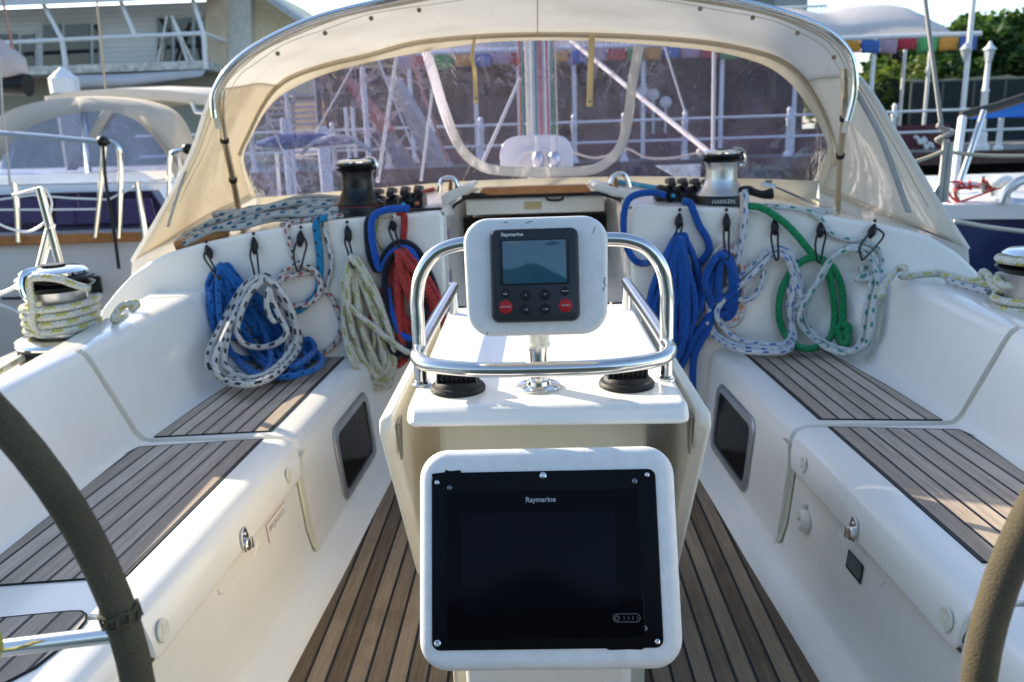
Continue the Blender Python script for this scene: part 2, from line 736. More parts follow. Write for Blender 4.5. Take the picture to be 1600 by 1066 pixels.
JOINT_A, JOINT_F = 2.338, 2.368                 # gutter between the locker and the forward seat
LID_A = 1.40


def raked(Y, x, z):
    """the joint leans aft a little down the seat front"""
    k = max(0.0, 1 - abs(Y - 2.353) / .45) if Y > 1.7 else 0.0
    return Y - .05 * k * max(0.0, min(1.0, (.41 - z) / .10)) * (1 if x < 1.1 else 0)


def side_skin(mb, sg, Y0, Y1, n, rec=0.0, front=False):
    rows = []
    for i in range(n + 1):
        Y = Y0 + (Y1 - Y0) * i / n
        rows.append([(sg * x, raked(Y, x, z), z) for (x, z) in side_profile(Y, rec, front)])
    mb.grid(rows)


def cap_profile(mb, sg, Y, a, b, fa=False, fb=False):
    """small end wall between two recess depths at one station"""
    A = side_profile(Y, a, fa)
    B = side_profile(Y, b, fb)
    mb.grid([[(sg * x, raked(Y, x, z), z) for x, z in A], [(sg * x, raked(Y, x, z), z) for x, z in B]])


hull = MB()
for sg in (-1, 1):
    side_skin(hull, sg, JOINT_F, 3.42, 12, 0)
    side_skin(hull, sg, JOINT_A, JOINT_F, 1, .026)
    cap_profile(hull, sg, JOINT_F, 0, .026)
    cap_profile(hull, sg, JOINT_A, .016, .026, True, False)
    side_skin(hull, sg, LID_A, JOINT_A, 12, .016, True)
    cap_profile(hull, sg, LID_A, .016, .022, True, False)
    side_skin(hull, sg, LID_A - .014, LID_A, 1, .022)
    cap_profile(hull, sg, LID_A - .014, .022, 0)
    side_skin(hull, sg, .30, LID_A - .014, 6, 0)
o = hull.build('cockpit_shell', M_GEL, yacht, smooth=40, weld=True)

# seat corner fillets where the backrest meets the bulkhead
for sg in (-1, 1):
    fl = MB()
    rows = []
    for i in range(9):
        a = pi / 2 * i / 8
        row = []
        for (x, z) in side_profile(3.1)[15:24]:
            r = .20 * (1 - .2 * (z - .42) / .29)
            cx, cy = x - r, bk_y(z) - r
            row.append((sg * (cx + r * cos(a) + .0015), cy + r * sin(a) + .0015, z + .001))
        rows.append(row)
    fl.grid(rows)
    fl.build('seat_corner', M_GEL, yacht, smooth=60)

# cockpit sole of laid teak
m = MB()
N = 16
for i in range(N):
    Ya, Yb = .2 + 3.1 * i / N, .2 + 3.1 * (i + 1) / N
    for sg in (-1, 1):
        c = []
        for (Y, q) in ((Ya, 0), (Ya, 1), (Yb, 1), (Yb, 0)):
            c.append((sg * q * W(Y), Y, .0))
        m.add(c, [(0, 1, 2, 3)], [[(abs(p[0]) - .6004 + 1.006, p[1] + 5 * (sg > 0)) for p in c]])
m.build('teak_sole', M_TEAK, yacht, smooth=0)


def teak_panel(sg, outline, off=0.0):
    """thin laid panel on a seat: outline as (x, Y); planks follow the cockpit edge"""
    mb = MB()
    z0, z1 = .4195, .4235
    n = len(outline)
    top = [(sg * x, Y, z1) for x, Y in outline]
    bot = [(sg * x, Y, z0) for x, Y in outline]
    uv = [((x - (W(Y) + .225)) + 1.0, Y + off) for x, Y in outline]
    mb.add(top, [tuple(range(n))], [uv])
    F = []
    for i in range(n):
        F.append((i, (i + 1) % n, n + (i + 1) % n, n + i))
    mb.add(top + bot, F, [[(1.0, 0)] * 4] * n)
    return mb.build('teak_panel', M_TEAKG, yacht, smooth=0)


def teak_edge(sg, outline):
    mb = MB()
    mb.tube([(sg * x, Y, .4215) for x, Y in outline], .0032, 6, closed=True)
    return mb.build('panel_seam', M_RUB, yacht)


for sg in (-1, 1):
    fwd = [(W(2.405) + .225, 2.405), (1.19, 2.375), (1.17, 2.7), (1.115, 3.2), (1.09, 3.24), (W(3.26) + .225, 3.26)]
    teak_panel(sg, fwd, 3 * sg)
    teak_edge(sg, fwd)
    aft = [(W(1.545) + .225, 1.545), (1.225, 1.505), (1.225, 2.20), (1.20, 2.29), (W(2.335) + .225, 2.335)]
    teak_panel(sg, aft, 7 + 2 * sg)
    teak_edge(sg, aft)
    helm = [(1.03, .75), (1.2, .75), (1.2, 1.385), (1.054, 1.394), (.93, 1.414), (.906, 1.414), (.890, 1.402), (.880, 1.38), (.878, 1.34), (.881, 1.30), (.894, 1.24), (.94, 1.17), (1.0, 1.0)]
    teak_panel(sg, helm, 11 + sg)
    teak_edge(sg, helm)

# locker lids: the seat front above the lower locker panel
for sg in (-1, 1):
    mb = MB()
    rows = []
    Ys = [LID_A + .001, LID_A + .004] + [LID_A + .02 + (2.334 - LID_A - .02) * i / 10 for i in range(11)]
    for i, Y in enumerate(Ys):
        w = W(Y)
        zb_ = .312 + (.022 if i == 0 else (.010 if i == 1 else 0))
        pr_ = [(w + .118, zb_ + .004), (w + .109, zb_), (w + .106, zb_ + .004), (w + .1065, zb_ + .012), (w + .1105, .36), (w + .1195, .391), (w + .136, .4115), (w + .163, .4205), (w + .20, .4222), (w + .222, .4222), (w + .222, .414)]
        if i == 0:
            pr_ = [(x + .010, z - (.008 if z > .38 else 0)) for x, z in pr_]
        rows.append([(sg * x, raked(Y, x, z), z) for x, z in pr_])
    mb.grid(rows)
    mb.add(rows[-1], [tuple(range(len(rows[-1])))])
    lid = mb.build('locker_lid', M_GEL, yacht, smooth=50)
    q = MB()
    q.tube([(sg * (W(Y) + .1225), raked(Y, .7, .31), .3105) for Y in [LID_A + .01 + (2.33 - LID_A - .01) * k / 12 for k in range(13)]], .0042, 6)
    q.build('lid_gap', plain('shadow gap', (.20, .17, .12), .8, var=.3, scale=60), yacht)  # thin dark tube drawn as the shadow gap under the lid edge
    # shallow hand recess below the lid edge
    q = MB()
    rws = []
    Yc, hw = 1.845, .085
    for i in range(15):
        t = i / 14
        Y = Yc - hw - .04 + (2 * hw + .08) * t
        e = min(1, min(t, 1 - t) * 5)
        e = e * e * (3 - 2 * e)
        w = W(Y)
        rws.append([(sg * (w + .1235), Y, .312), (sg * (w + .1225 + .016 * e), Y, .300), (sg * (w + .1215 + .014 * e), Y, .288 - .012 * e), (sg * (w + .1172), Y, .270 - .022 * e)])
    q.grid(rws)
    q.build('finger_pull', M_GEL, yacht, smooth=60)
    # turn-button latch
    Yl = 1.858
    w = W(Yl)
    nrm = Vector((-sg * .99, 0, .10)).normalized()
    fx = Vector((0, 1, 0))
    up = nrm.cross(fx) * (1 if nrm.cross(fx).z > 0 else -1)
    base = Vector((sg * (w + .1065), Yl, .332))
    Mx = Matrix((fx, up, nrm)).transposed()
    q = MB()
    q.prism([base + Mx @ Vector((x, y, 0)) for x, y in ((-.022, .012), (-.012, .032), (.014, .036), (.022, .010), (.018, -.02), (-.018, -.02))], nrm * .006)
    q.lathe([(.0, .0), (.017, .0), (.017, .008), (.0145, .011), (0, .011)], base + Mx @ Vector((0, -.006, .002)), Mx, 24)
    q.box(base + Mx @ Vector((.003, -.004, .015)), (.012, .028, .010), Mx)
    q.ball(base + Mx @ Vector((0, .022, .005)), .005)
    q.build('latch', M_SS, yacht, bevel=.0012)
    # round deck fittings
    for (Yd, zd, rd) in ((2.205, .362, .022), (1.445, .360, .0235)):
        q = MB()
        w = W(Yd)
        base = Vector((sg * (w + .1085), Yd, zd - .002))
        q.lathe([(0, .0), (rd, .0), (rd, .002), (rd * .93, .0035), (rd * .9, .0028), (rd * .3, .0030), (rd * .26, .0046), (0, .0046)], base, Mx, 28)
        for k in range(5):
            a = 2 * pi * k / 5 + .4
            q.box(base + Mx @ Vector((cos(a) * rd * .5, sin(a) * rd * .5, .0032)), (rd * .5, .0016, .0012), Mx @ Matrix.Rotation(a, 3, 'Z'))
        q.build('inspection_cap', M_GASK if False else plain('aged white plastic', (.70, .67, .56), .45, var=.15, scale=60), yacht, bevel=0)
    # cream lined drain gutter down the locker end
    q = MB()
    rws = []
    for dx, z in [(.1085, .385)] + [(d - .0035, z) for d, z in ((.1385 - .004, .36), (.134, .315), (.128, .25), (.118, .14), (.105, .09), (.094, .07))]:
        w = W(2.35)
        rws.append([(sg * (w + dx - (.012 if k in (0, 4) else 0)), raked(2.353, .7, z) + dy, z) for k, dy in enumerate((-.0145, -.008, 0, .008, .0145))])
    q.grid(rws)
    q.build('gutter', M_GASK, yacht, smooth=180)
    # seal running up the backrest in the joint
    q = MB()
    pts = [(sg * x, 2.353, z + .001) for x, z in [(.80, .402), (1.0, .402), (1.20, .403), (1.235, .425), (1.275, .50), (1.315, .585), (1.352, .668), (1.375, .69), (1.42, .697)]]
    q.tube(spline(pts, 4), .0065, 8)
    q.build('joint_seal', M_GASK, yacht)

# portlights in the seat fronts: a cast frame with a dark pane
for sg in (-1, 1):
    fwd_, aft_ = (3.085, 2.63)
    Yc = (fwd_ + aft_) / 2
    def on_face(Y, z):
        w = W(Y)
        return Vector((sg * (w + .0835 + .093 * (z - .065)), Y, z))
    c = on_face(Yc, .203)
    ax = (on_face(Yc + .1, .203) - on_face(Yc - .1, .203)).normalized()
    az = (on_face(Yc, .3) - on_face(Yc, .15)).normalized()
    an = ax.cross(az)
    if an.x * sg > 0:
        an = -an
    Fm = frame(c, ax, az, an)
    fr_ = MB()
    o1 = rrect(.462, .272, .05, 6)
    o2 = rrect(.448, .258, .045, 6)
    o3 = rrect(.400, .212, .034, 6)
    loops = [(o1, .0), (o1, .006), (o2, .012), (o3, .010), (o3, .0015)]
    rows = [[Fm @ Vector((x, y, h)) for x, y in lp] + [Fm @ Vector((lp[0][0], lp[0][1], h))] for lp, h in loops]
    fr_.grid(rows)
    pl = fr_.build('portlight', M_ALU if False else plain('grey cast aluminium', (.42, .43, .44), .38, metal=.75, var=.1, scale=30), yacht, smooth=50)
    pn = MB()
    pn.add([Fm @ Vector((x, y, .0035)) for x, y in rrect(.402, .214, .034, 6)], [tuple(range(28))])
    g = NT('dark acrylic')
    g.set(color=(.004, .004, .005), rough=.15, spec=.07)
    pn.build('pane', g.mat, pl, smooth=0)

# faded label on the port locker, and the small black data plate to starboard
def face_frame(sg, Y, z, proud=.0135):
    def q(Yq, zq):
        w = W(Yq)
        return Vector((sg * (w + .0855 + .016 + .093 * (zq - .065)), Yq, zq))
    c = q(Y, z)
    ax = (q(Y + .1, z) - q(Y - .1, z)).normalized() * (-sg)
    az = (q(Y, z + .05) - q(Y, z - .05)).normalized()
    an = ax.cross(az)
    if an.x * sg > 0:
        an = -an
    if ax.cross(az).dot(an) < 0:
        ax = -ax
    return c, ax, az, an


M_INK = plain('faded ink', (.42, .36, .34), .6)
M_REDINK = plain('red ink', (.34, .10, .09), .6)
c, ax, az, an = face_frame(-1, 2.108, .268)
c = c + an * .0025
lb = lettering('LIFE JACKETS', .021, frame(c, ax, az, an), M_INK, yacht, 'label_lettering', .0004)
q = MB()
Fm = frame(c, ax, az, an)
q.box(Fm @ Vector((0, .022, 0)), (.15, .0022, .001), Fm.to_3x3())
q.box(Fm @ Vector((-.076, -.004, 0)), (.0028, .054, .001), Fm.to_3x3())
q.build('label_border', M_REDINK, yacht, smooth=0)
c, ax, az, an = face_frame(1, 1.858, .238)
c = c + an * .004
q = MB()
q.prism([c + ax * x + az * y for x, y in ((-.042, -.024), (.042, -.024), (.042, .024), (-.042, .024))], an * .0015)
pl = q.build('data_plate', M_BLK, yacht, smooth=0)
q = MB()
Fm = frame(c + an * .0022, ax, az, an)
for k in range(6):
    q.box(Fm @ Vector((0, .019 - k * .0065, 0)), (.076, .0013, .0004), Fm.to_3x3())
for k, x in enumerate((-.02, -.006, .012, .028)):
    q.box(Fm @ Vector((x, 0.002, 0)), (.0013, .034, .0004), Fm.to_3x3())
q.build('table_rule', plain('pale print', (.30, .36, .33), .6), pl, smooth=0)
# plastic deck socket on the starboard locker front
c, ax, az, an = face_frame(1, 2.17, .205)
Fm = Matrix((ax, az, an)).transposed()
c = c + an * .003
q = MB()
q.lathe([(0, 0), (.034, 0), (.034, .006), (.030, .016), (.024, .021), (.010, .021), (.008, .012), (0, .012)], c, Fm, 32)
q.box(c + Fm @ Vector((-.012, .036, .006)), (.014, .022, .012), Fm)
q.box(c + Fm @ Vector((.012, -.012, .0225)), (.012, .016, .003), Fm)
q.build('shower_socket', plain('cream plastic', (.74, .70, .58), .3, var=.08, scale=50), yacht, bevel=.0015)

# bulkhead each side of the companionway
CW = .372
for sg in (-1, 1):
    mb = MB()
    top = [(x, z) for x, z in ROOF if x > CW + .05]
    line = [(CW, 0.0), (CW, .97), (CW + .006, .985), (CW + .022, roof_z(CW))] + top
    line = line + [(1.84, .50), (1.7, .0)]
    a = [(sg * x, bk_y(z), z) for x, z in line]
    b = [(sg * x, bk_y(z) + .09, z) for x, z in line]
    mb.hexa(a, b)
    mb.build('bulkhead', M_GEL, yacht, smooth=40, bevel=.016, bseg=4)
# coachroof
mb = MB()
rows = []
xs = [x for x, z in ROOF if x > CW + .08]
for Y, dz in ((3.37, 0), (4.0, .0), (4.75, .0), (5.6, -.03), (6.6, -.12), (7.6, -.25), (8.2, -.45)):
    row = []
    for x in reversed(xs):
        row.append((-x, Y, roof_z(x) - .004 + dz))
    row += [(-CW, Y, .988 + dz), (-CW + .001, Y, .6)] if Y < 4.1 else [(-CW, Y, .990 + dz), (-CW + .05, Y, .992 + dz)]
    row += [(CW - .001, Y, .6), (CW, Y, .988 + dz)] if Y < 4.1 else [(CW - .05, Y, .992 + dz), (CW, Y, .990 + dz)]
    for x in xs:
        row.append((x, Y, roof_z(x) - .004 + dz))
    rows.append(row)
mb.grid(rows)
mb.build('coachroof', M_GEL, yacht, smooth=50)
# side decks and topsides forward of the cockpit
mb = MB()
for sg in (-1, 1):
    rows = []
    for Y, xo in ((3.4, 2.06), (4.5, 2.0), (6, 1.8), (8, 1.3), (9.6, .7)):
        rows.append([(sg * (xo - .45), Y, .60), (sg * (xo - .02), Y, .55), (sg * xo, Y, .52), (sg * (xo - .05), Y, -.2), (sg * (xo - .2), Y, -1.0)])
    mb.grid(rows)
mb.build('side_deck', M_GEL, yacht, smooth=50)

# companionway: side cheeks, sliding hatch, washboard and sill
for sg in (-1, 1):
    mb = MB()
    mb.box((sg * (CW + .012), 3.75, .50), (.03, .72, .96))
    mb.build('companionway_cheek', M_GEL, yacht, bevel=.004)
YW = 4.02
def cw(px, py, Y=YW):
    return atY(px, py, Y)
zt, zb = cw(840, 309).z, cw(840, 333).z
mb = MB()
mb.box((-.005, YW, (zt + zb) / 2), (.66, .03, zt - zb))
wb = mb.build('washboard', M_GELC, yacht, bevel=.004)
mb = MB()
c = cw(833, 321, YW - .017)
mb.box(c, (.082, .006, .034))
mb.build('vent_plate', plain('aged brass', (.50, .40, .20), .4, metal=.3, var=.3, scale=90), wb, bevel=.002)
mb = MB()
a, b = cw(854, 302, YW - .03), cw(879, 302, YW - .03)
mb.tube(spline([a + Vector((0, .02, 0)), a, a - Vector((-.004, 0, .03)), b - Vector((.004, 0, .03)), b, b + Vector((0, .02, 0))], 4), .0055, 8)
mb.build('pull_handle', M_BLK, wb)
mb = MB()
z2, z3 = cw(840, 291, YW - .04).z, cw(840, 303, YW - .04).z
mb.hexa([(-.275, YW - .05, z3), (.262, YW - .05, z3), (.262, YW + .0, z3), (-.275, YW, z3)], [(-.25, YW - .02, z2), (.24, YW - .02, z2), (.24, YW + .05, z2), (-.25, YW + .05, z2)])
mb.build('hatch_trim', M_VARN, yacht, bevel=.005)
mb = MB()
zz = cw(840, 305, YW - .02).z
mb.box((-.005, YW - .012, zz), (.69, .05, .02))  # black strip standing for the dark gap below the hatch trim
mb.build('hatch_gap', M_RUB, yacht, bevel=.004)
mb = MB()
mb.box((0, 4.5, .965), (.68, .9, .02))
mb.build('sliding_hatch', M_GELC, yacht, bevel=.01)
mb = MB()
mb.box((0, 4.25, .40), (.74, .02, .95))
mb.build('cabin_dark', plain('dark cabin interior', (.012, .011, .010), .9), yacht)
mb = MB()
mb.box((0, 3.45, .20), (.74, .30, .40))
mb.build('companionway_sill', M_GEL, yacht, bevel=.02)
# hatch garage arms, white with a black gasket
for sg in (-1, 1):
    mb = MB()
    if sg < 0:
        P = [(693, 328), (705, 316), (735, 298), (742, 291), (735, 287), (703, 298), (688, 306)]
    else:
        P = [(985, 322), (973, 309), (932, 299), (925, 292), (930, 286), (960, 292), (988, 303)]
    pts = [atY(x, y, 3.72) for x, y in P]
    mb.prism(pts, (0, .30, .0))
    mb.build('hatch_rail', M_GELC, yacht, bevel=.008)
    mb = MB()
    P = [(700, 332), (712, 319), (738, 303), (760, 305)] if sg < 0 else [(983, 327), (968, 312), (936, 302), (915, 303)]
    mb.tube([atY(x, y, 3.70) for x, y in P], .007, 6)
    mb.build('hatch_gasket', M_RUB, yacht)
# side panels of the companionway (port: decal strips)
mb = MB()
for k, (z, h, c_) in enumerate(((.86, .10, 0), (.70, .07, 0))):
    mb.box((-CW - .006 + .012, 3.46, z), (.003, .075, h))
mb.build('decal', plain('faded decal', (.34, .26, .33), .5, var=.7, scale=90), yacht, smooth=0)

M_LEAF = canvas('thin amber glass fibre', (.82, .785, .69), .15, rough=.35, stain=.08, stainc=(.62, .42, .12))

# ================================================================ COCKPIT TABLE with folded leaves
ZT = .82
table = thing('cockpit_table', 'white cockpit table with two folded side leaves in the middle of the sole', 'table', (0, 1.8, 0))
mb = MB()
out = [(-.236, 1.405), (.246, 1.392), (.262, 1.405), (.262, 2.27), (-.258, 2.27), (-.252, 1.42)]
mb.hexa([(x, y, ZT - .034) for x, y in out], [(x * .985, y + .022, ZT) for x, y in out])
mb.build('tabletop', M_GEL, table, bevel=.011, bseg=4)
for sg in (-1, 1):
    mb = MB()
    xo = .307
    prof = [(1.445, .772), (1.452, .80), (2.27, .80), (2.27, .30), (1.80, .27), (1.755, .31)]
    b = [(sg * .279, y, z + .0) for y, z in prof]
    t = [(sg * xo, y + (.0), z - .012) for y, z in prof]
    mb.hexa(b, t)
    lf = mb.build('leaf', M_LEAF, table, bevel=.009, bseg=3)
    q = MB()
    z0 = .775
    base = Vector((sg * .276, 1.463, z0))
    q.prism([base, base + Vector((0, .05, 0)), base + Vector((0, .03, -.075)), base + Vector((0, .018, -.08))], (-sg * .004, 0, 0))
    q.lathe([(0, 0), (.0065, 0), (.0065, .004), (0, .004)], base + Vector((-sg * .003, .012, -.008)), Matrix.Rotation(pi / 2, 3, 'X'), 12)
    q.build('hinge_bracket', plain('bead grey metal', (.30, .29, .25), .45, metal=.6, var=.3, scale=200), table, bevel=.001)
mb = MB()
mb.box((-.002, 1.93, .39), (.425, .66, .78))  # body lengthened forward to block a sun patch on the starboard side
mb.build('table_body', plain('cream body gelcoat', (.70, .66, .52), .35, var=.07, scale=3), table, bevel=.012)
mb = MB()
mb.hexa([(-.15, 1.34, 0), (.145, 1.34, 0), (.145, 1.62, 0), (-.15, 1.62, 0)], [(-.162, 1.34, .44), (.155, 1.34, .44), (.155, 1.62, .55), (-.162, 1.62, .55)])
mb.build('console_foot', M_GELC, table, bevel=.022, bseg=4)

# guard rail
rail = thing('table_guard_rail', 'polished stainless guard rail hoop wrapped around the cockpit table top', 'grab rail', (0, 1.5, ZT))
RT = .0134
zr = .893
xl, xr = -.238, .240
def side_rail():
    P = [(xl + .006, 2.215, zr), (xl, 1.75, zr), (xl, 1.56, zr), (xl + .004, 1.50, zr - .001), (xl + .032, 1.458, zr - .004), (xl + .10, 1.432, zr - .006), (-.06, 1.424, zr - .007), (.06, 1.424, zr - .007), (xr - .10, 1.432, zr - .006),
         (xr - .032, 1.458, zr - .004), (xr - .004, 1.50, zr - .001), (xr, 1.56, zr), (xr, 1.75, zr), (xr - .006, 2.215, zr)]
    return spline(P, 6)
mb = MB()
mb.tube(side_rail(), .0140, 14)
mb.build('loop_rail', M_SS, rail)
zh = atY(730, 380, 1.56).z
mb = MB()
P = [(xl, 1.56, ZT), (xl, 1.56, zr + .06), (xl + .001, 1.56, zh - .10), (xl + .012, 1.56, zh - .055), (xl + .038, 1.56, zh - .02), (xl + .075, 1.56, zh - .004), (xl + .12, 1.56, zh), (0, 1.56, zh + .002),
     (xr - .12, 1.56, zh), (xr - .075, 1.56, zh - .004), (xr - .038, 1.56, zh - .02), (xr - .012, 1.56, zh - .055), (xr - .001, 1.56, zh - .10), (xr, 1.56, zr + .06), (xr, 1.56, ZT)]
mb.tube(spline(P, 6), RT, 14)
mb.build('hoop', M_SS, rail)
for x in (xl + .005, xr - .005):
    mb = MB()
    mb.tube([(x, 2.21, ZT), (x, 2.21, zr + .012)], RT * .95, 14)
    mb.build('post', M_SS, rail)
for x in (xl, xr):
    mb = MB()
    mb.lathe([(.0, 0), (.0185, 0), (.0185, .003), (.016, .005), (.0152, .010), (.0, .010)], (x, 1.56, ZT), None, 24)
    mb.build('post_collar', M_SS, rail)

M_RIB = plain('paler black rubber', (.022, .022, .022), .42, var=.3, spec=.5)  # ribs a paler, glossier black than the flange so they show
# black ribbed cable glands each side of the instrument post
def cowl(px, py, label):
    c = atZ(px, py, ZT)
    c = Vector((c.x, c.y, ZT))
    t = thing('cable_gland', label, 'cable gland', c, 'black ribbed cable glands on the table')
    mb = MB()
    mb.lathe([(0, 0), (.052, 0), (.053, .006), (.050, .011), (.045, .013), (.043, .018), (.040, .021), (0, .021)], c, None, 36)
    mb.build('flange', M_RUB, t)
    mb = MB()
    mb.tube([c + Vector((x * .036, (.0 - .004 * (1 - x * x)) , .026)) for x in [-1, -.6, -.2, .2, .6, 1]], .017, 14)
    mb.build('bellows', M_RUB, t)
    for k in range(9):
        x = -.036 + .009 * k
        mb = MB()
        mb.lathe([(.017, -.0022), (.0205, -.0012), (.0205, .0012), (.017, .0022)], c + Vector((x, -.002, .026)), Matrix.Rotation(pi / 2, 3, 'Y'), 20)
        mb.build('rib', M_RIB, t)
    return t
cowl(716, 609, 'black ribbed cable gland on the table beside the port hoop post')
cowl(979, 602, 'black ribbed cable gland on the table beside the starboard hoop post')

# ---------------------------------------------------------------- autopilot head on its post
TA = radians(14)
ap_c = atY(838, 431, 1.405)
ax, az = Vector((1, 0, 0)), Vector((0, sin(TA), cos(TA)))
an = ax.cross(az)                                # towards the helm, upwards
Fa = frame(ap_c, ax, az, an)
ap = thing('autopilot_display', 'grey autopilot control with red and black buttons in a white pod on a post', 'autopilot', (ap_c.x, 1.48, ZT))


def pod_shell(F, w, h, r, depth, er, face_r=None, taper=1.0, bot=1.0):
    """moulded box: rounded face, rolled edge, slightly tapering back"""
    rows = []
    st = []
    for k in range(6):
        a = pi / 2 * k / 5
        st.append((er * (1 - sin(a)), -er * (1 - cos(a))))
    st = [(er, 0.0)] + st[1:]
    st += [(0.0, -depth * .5), (.006, -depth * .8), (.03, -depth)]
    for (ins, hgt) in st:
        ol = rrect(w - 2 * ins, h - 2 * ins, max(r - ins, .004), 8)
        rows.append([F @ Vector((x * (1 + (bot - 1) * (.5 - y / h)), y, hgt)) for x, y in ol + ol[:1]])
    mb = MB()
    mb.grid(rows)
    n = len(rows[0]) - 1
    mb.add(rows[0][:-1], [tuple(range(n))])
    mb.add(rows[-1][:-1], [tuple(reversed(range(n)))])
    return mb


pod = pod_shell(Fa, .250, .203, .044, .075, .010, bot=.955).build('pod', M_POD, ap, smooth=45, weld=True)
# small scuffs on the pod rim
mb = MB()
for (x, y, a, l) in ((.116, -.01, 1.3, .010), (.117, -.018, 1.9, .008), (.114, -.026, 1.2, .007), (-.01, .092, .3, .012), (.1, .075, 1.2, .012), (-.086, -.097, 1.4, .006), (-.05, .093, .1, .006)):
    mb.box(Fa @ Vector((x, y, .0001)), (l, .0011, .0005), Fa.to_3x3() @ Matrix.Rotation(a, 3, 'Z'))
mb.build('scuff', M_BLK, pod, smooth=0)
uw, uh = .150, .157
uc = Vector((-.0025, .001, 0))
rows = []
for (ins, hg) in ((-.0005, 0), (0, .009), (.0015, .013), (.004, .0145)):
    ol = rrect(uw - 2 * ins, uh - 2 * ins, .013 - ins * .5, 5)
    rows.append([Fa @ (uc + Vector((x, y - (.0035 * cos(x / uw * pi) if y < -.05 else 0), hg))) for x, y in ol + ol[:1]])
mb = MB()
mb.grid(rows)
mb.add(rows[-1][:-1], [tuple(range(len(rows[-1]) - 1))])
M_GREY = plain('dark grey plastic', (.024, .027, .031), .45, var=.06, scale=60, spec=.35)
unit = mb.build('control_unit', M_GREY, ap, smooth=40, weld=True)
mb = MB()
mb.add([Fa @ (uc + Vector((x, y + .0215, .0152))) for x, y in rrect(.118, .078, .003, 3)], [tuple(range(16))])
g = NT('display bezel'); g.set(color=(.008, .010, .013), rough=.12, spec=.3)
mb.build('screen_bezel', g.mat, ap, smooth=0)
mb = MB()
mb.add([Fa @ (uc + Vector((x, y + .0215, .0158))) for x, y in rrect(.107, .072, .001, 2)], [tuple(range(12))])
g = NT('lcd glass')
g.set(color=(.014, .078, .115), rough=.02, spec=.5, ior=1.75)
scr = mb.build('screen', g.mat, ap, smooth=0)
lettering('STANDBY', .0066, frame(Fa @ (uc + Vector((-.048, .0535, .0161))), ax, az, an), plain('lcd letters', (.24, .26, .16), .5), scr, 'screen_lettering', .0001, 'LEFT')
mb = MB()
mb.tube([Fa @ (uc + Vector((.028 + x, .0515 + y, .0161))) for x, y in ((-.005, 0), (-.002, .0028), (.006, .0028), (.010, 0), (.006, -.002), (-.002, -.002))], .0005, 4, closed=True)
mb.tube([Fa @ (uc + Vector((.020 + x, .0515 + y, .0161))) for x, y in ((-.004, -.001), (.024, .001))], .0004, 4)
mb.build('screen_icon', M_BLK, scr)
M_LET = plain('white print', (.62, .62, .60), .5)
lettering('Raymarine', .0088, frame(Fa @ (uc + Vector((-.0555, .0685, .0152))), ax, az, an), M_LET, unit, 'lettering', .0002, 'LEFT', .0002)
M_BTN = plain('button rubber', (.008, .008, .010), .5, spec=.3)
M_RED = plain('red button rubber', (.40, .012, .012), .45, var=.06, spec=.35)


def button(x, y, r, mat, txt, size):
    mb = MB()
    mb.lathe([(0, 0), (r * 1.1, 0), (r * 1.1, .0006), (r, .0008), (r, .0022), (r * .86, .0031), (0, .0034)], Fa @ (uc + Vector((x, y, .0146))), Fa.to_3x3(), 28)
    b = mb.build('button', mat, ap)
    tx = txt.split('\n')
    for k, s in enumerate(tx):
        lettering(s, size, frame(Fa @ (uc + Vector((x, y + (len(tx) - 1 - 2 * k) * size * .55, .0182))), ax, az, an), M_LET, b, 'button_lettering', .0001)


for x, y, r, mt, s, z in ((-.0505, -.030, .0068, M_BTN, '*\nDISP', .0036), (.0505, -.0295, .0068, M_BTN, 'TRACK', .0036), (-.0165, -.034, .0083, M_BTN, '-1', .0052), (.0165, -.034, .0083, M_BTN, '+1', .0052),
                          (-.0505, -.0535, .0106, M_RED, 'STANDBY', .0039), (.0505, -.0535, .0106, M_RED, 'AUTO', .0046), (-.0165, -.059, .0083, M_BTN, '-10', .0052), (.0165, -.059, .0083, M_BTN, '+10', .0052)):
    button(x, y, r, mt, s, z)
# post and flange
pc = atZ(842, 606, ZT)
mb = MB()
mb.tube([(pc.x, pc.y, ZT), (pc.x, pc.y, ZT + .05), (pc.x, pc.y, .925)], .0185, 20)
mb.build('post', M_SS, ap)
mb = MB()
mb.tube([(pc.x, pc.y, .905), (pc.x, pc.y, 1.0)], .0215, 20)
mb.tube([(pc.x, pc.y, .903), (pc.x, pc.y, .909)], .0235, 20)
mb.build('sleeve', plain('chipped white sleeve', (.72, .70, .62), .5, var=.35, scale=70), ap)
mb = MB()
mb.lathe([(0, 0), (.042, 0), (.043, .004), (.041, .0065), (.024, .009), (.0225, .016), (.0185, .018), (0, .018)], (pc.x, pc.y, ZT), None, 36)
fl_ = mb.build('base_flange', M_SS, ap)
for k in range(3):
    a = radians(215 + 120 * k)
    mb = MB()
    mb.lathe([(0, 0), (.005, 0), (.004, .002), (.002, .002), (.0015, .0008), (0, .0008)], (pc.x + .032 * cos(a), pc.y + .032 * sin(a), ZT + .0078), None, 14)
    mb.build('screw', M_SS, fl_)

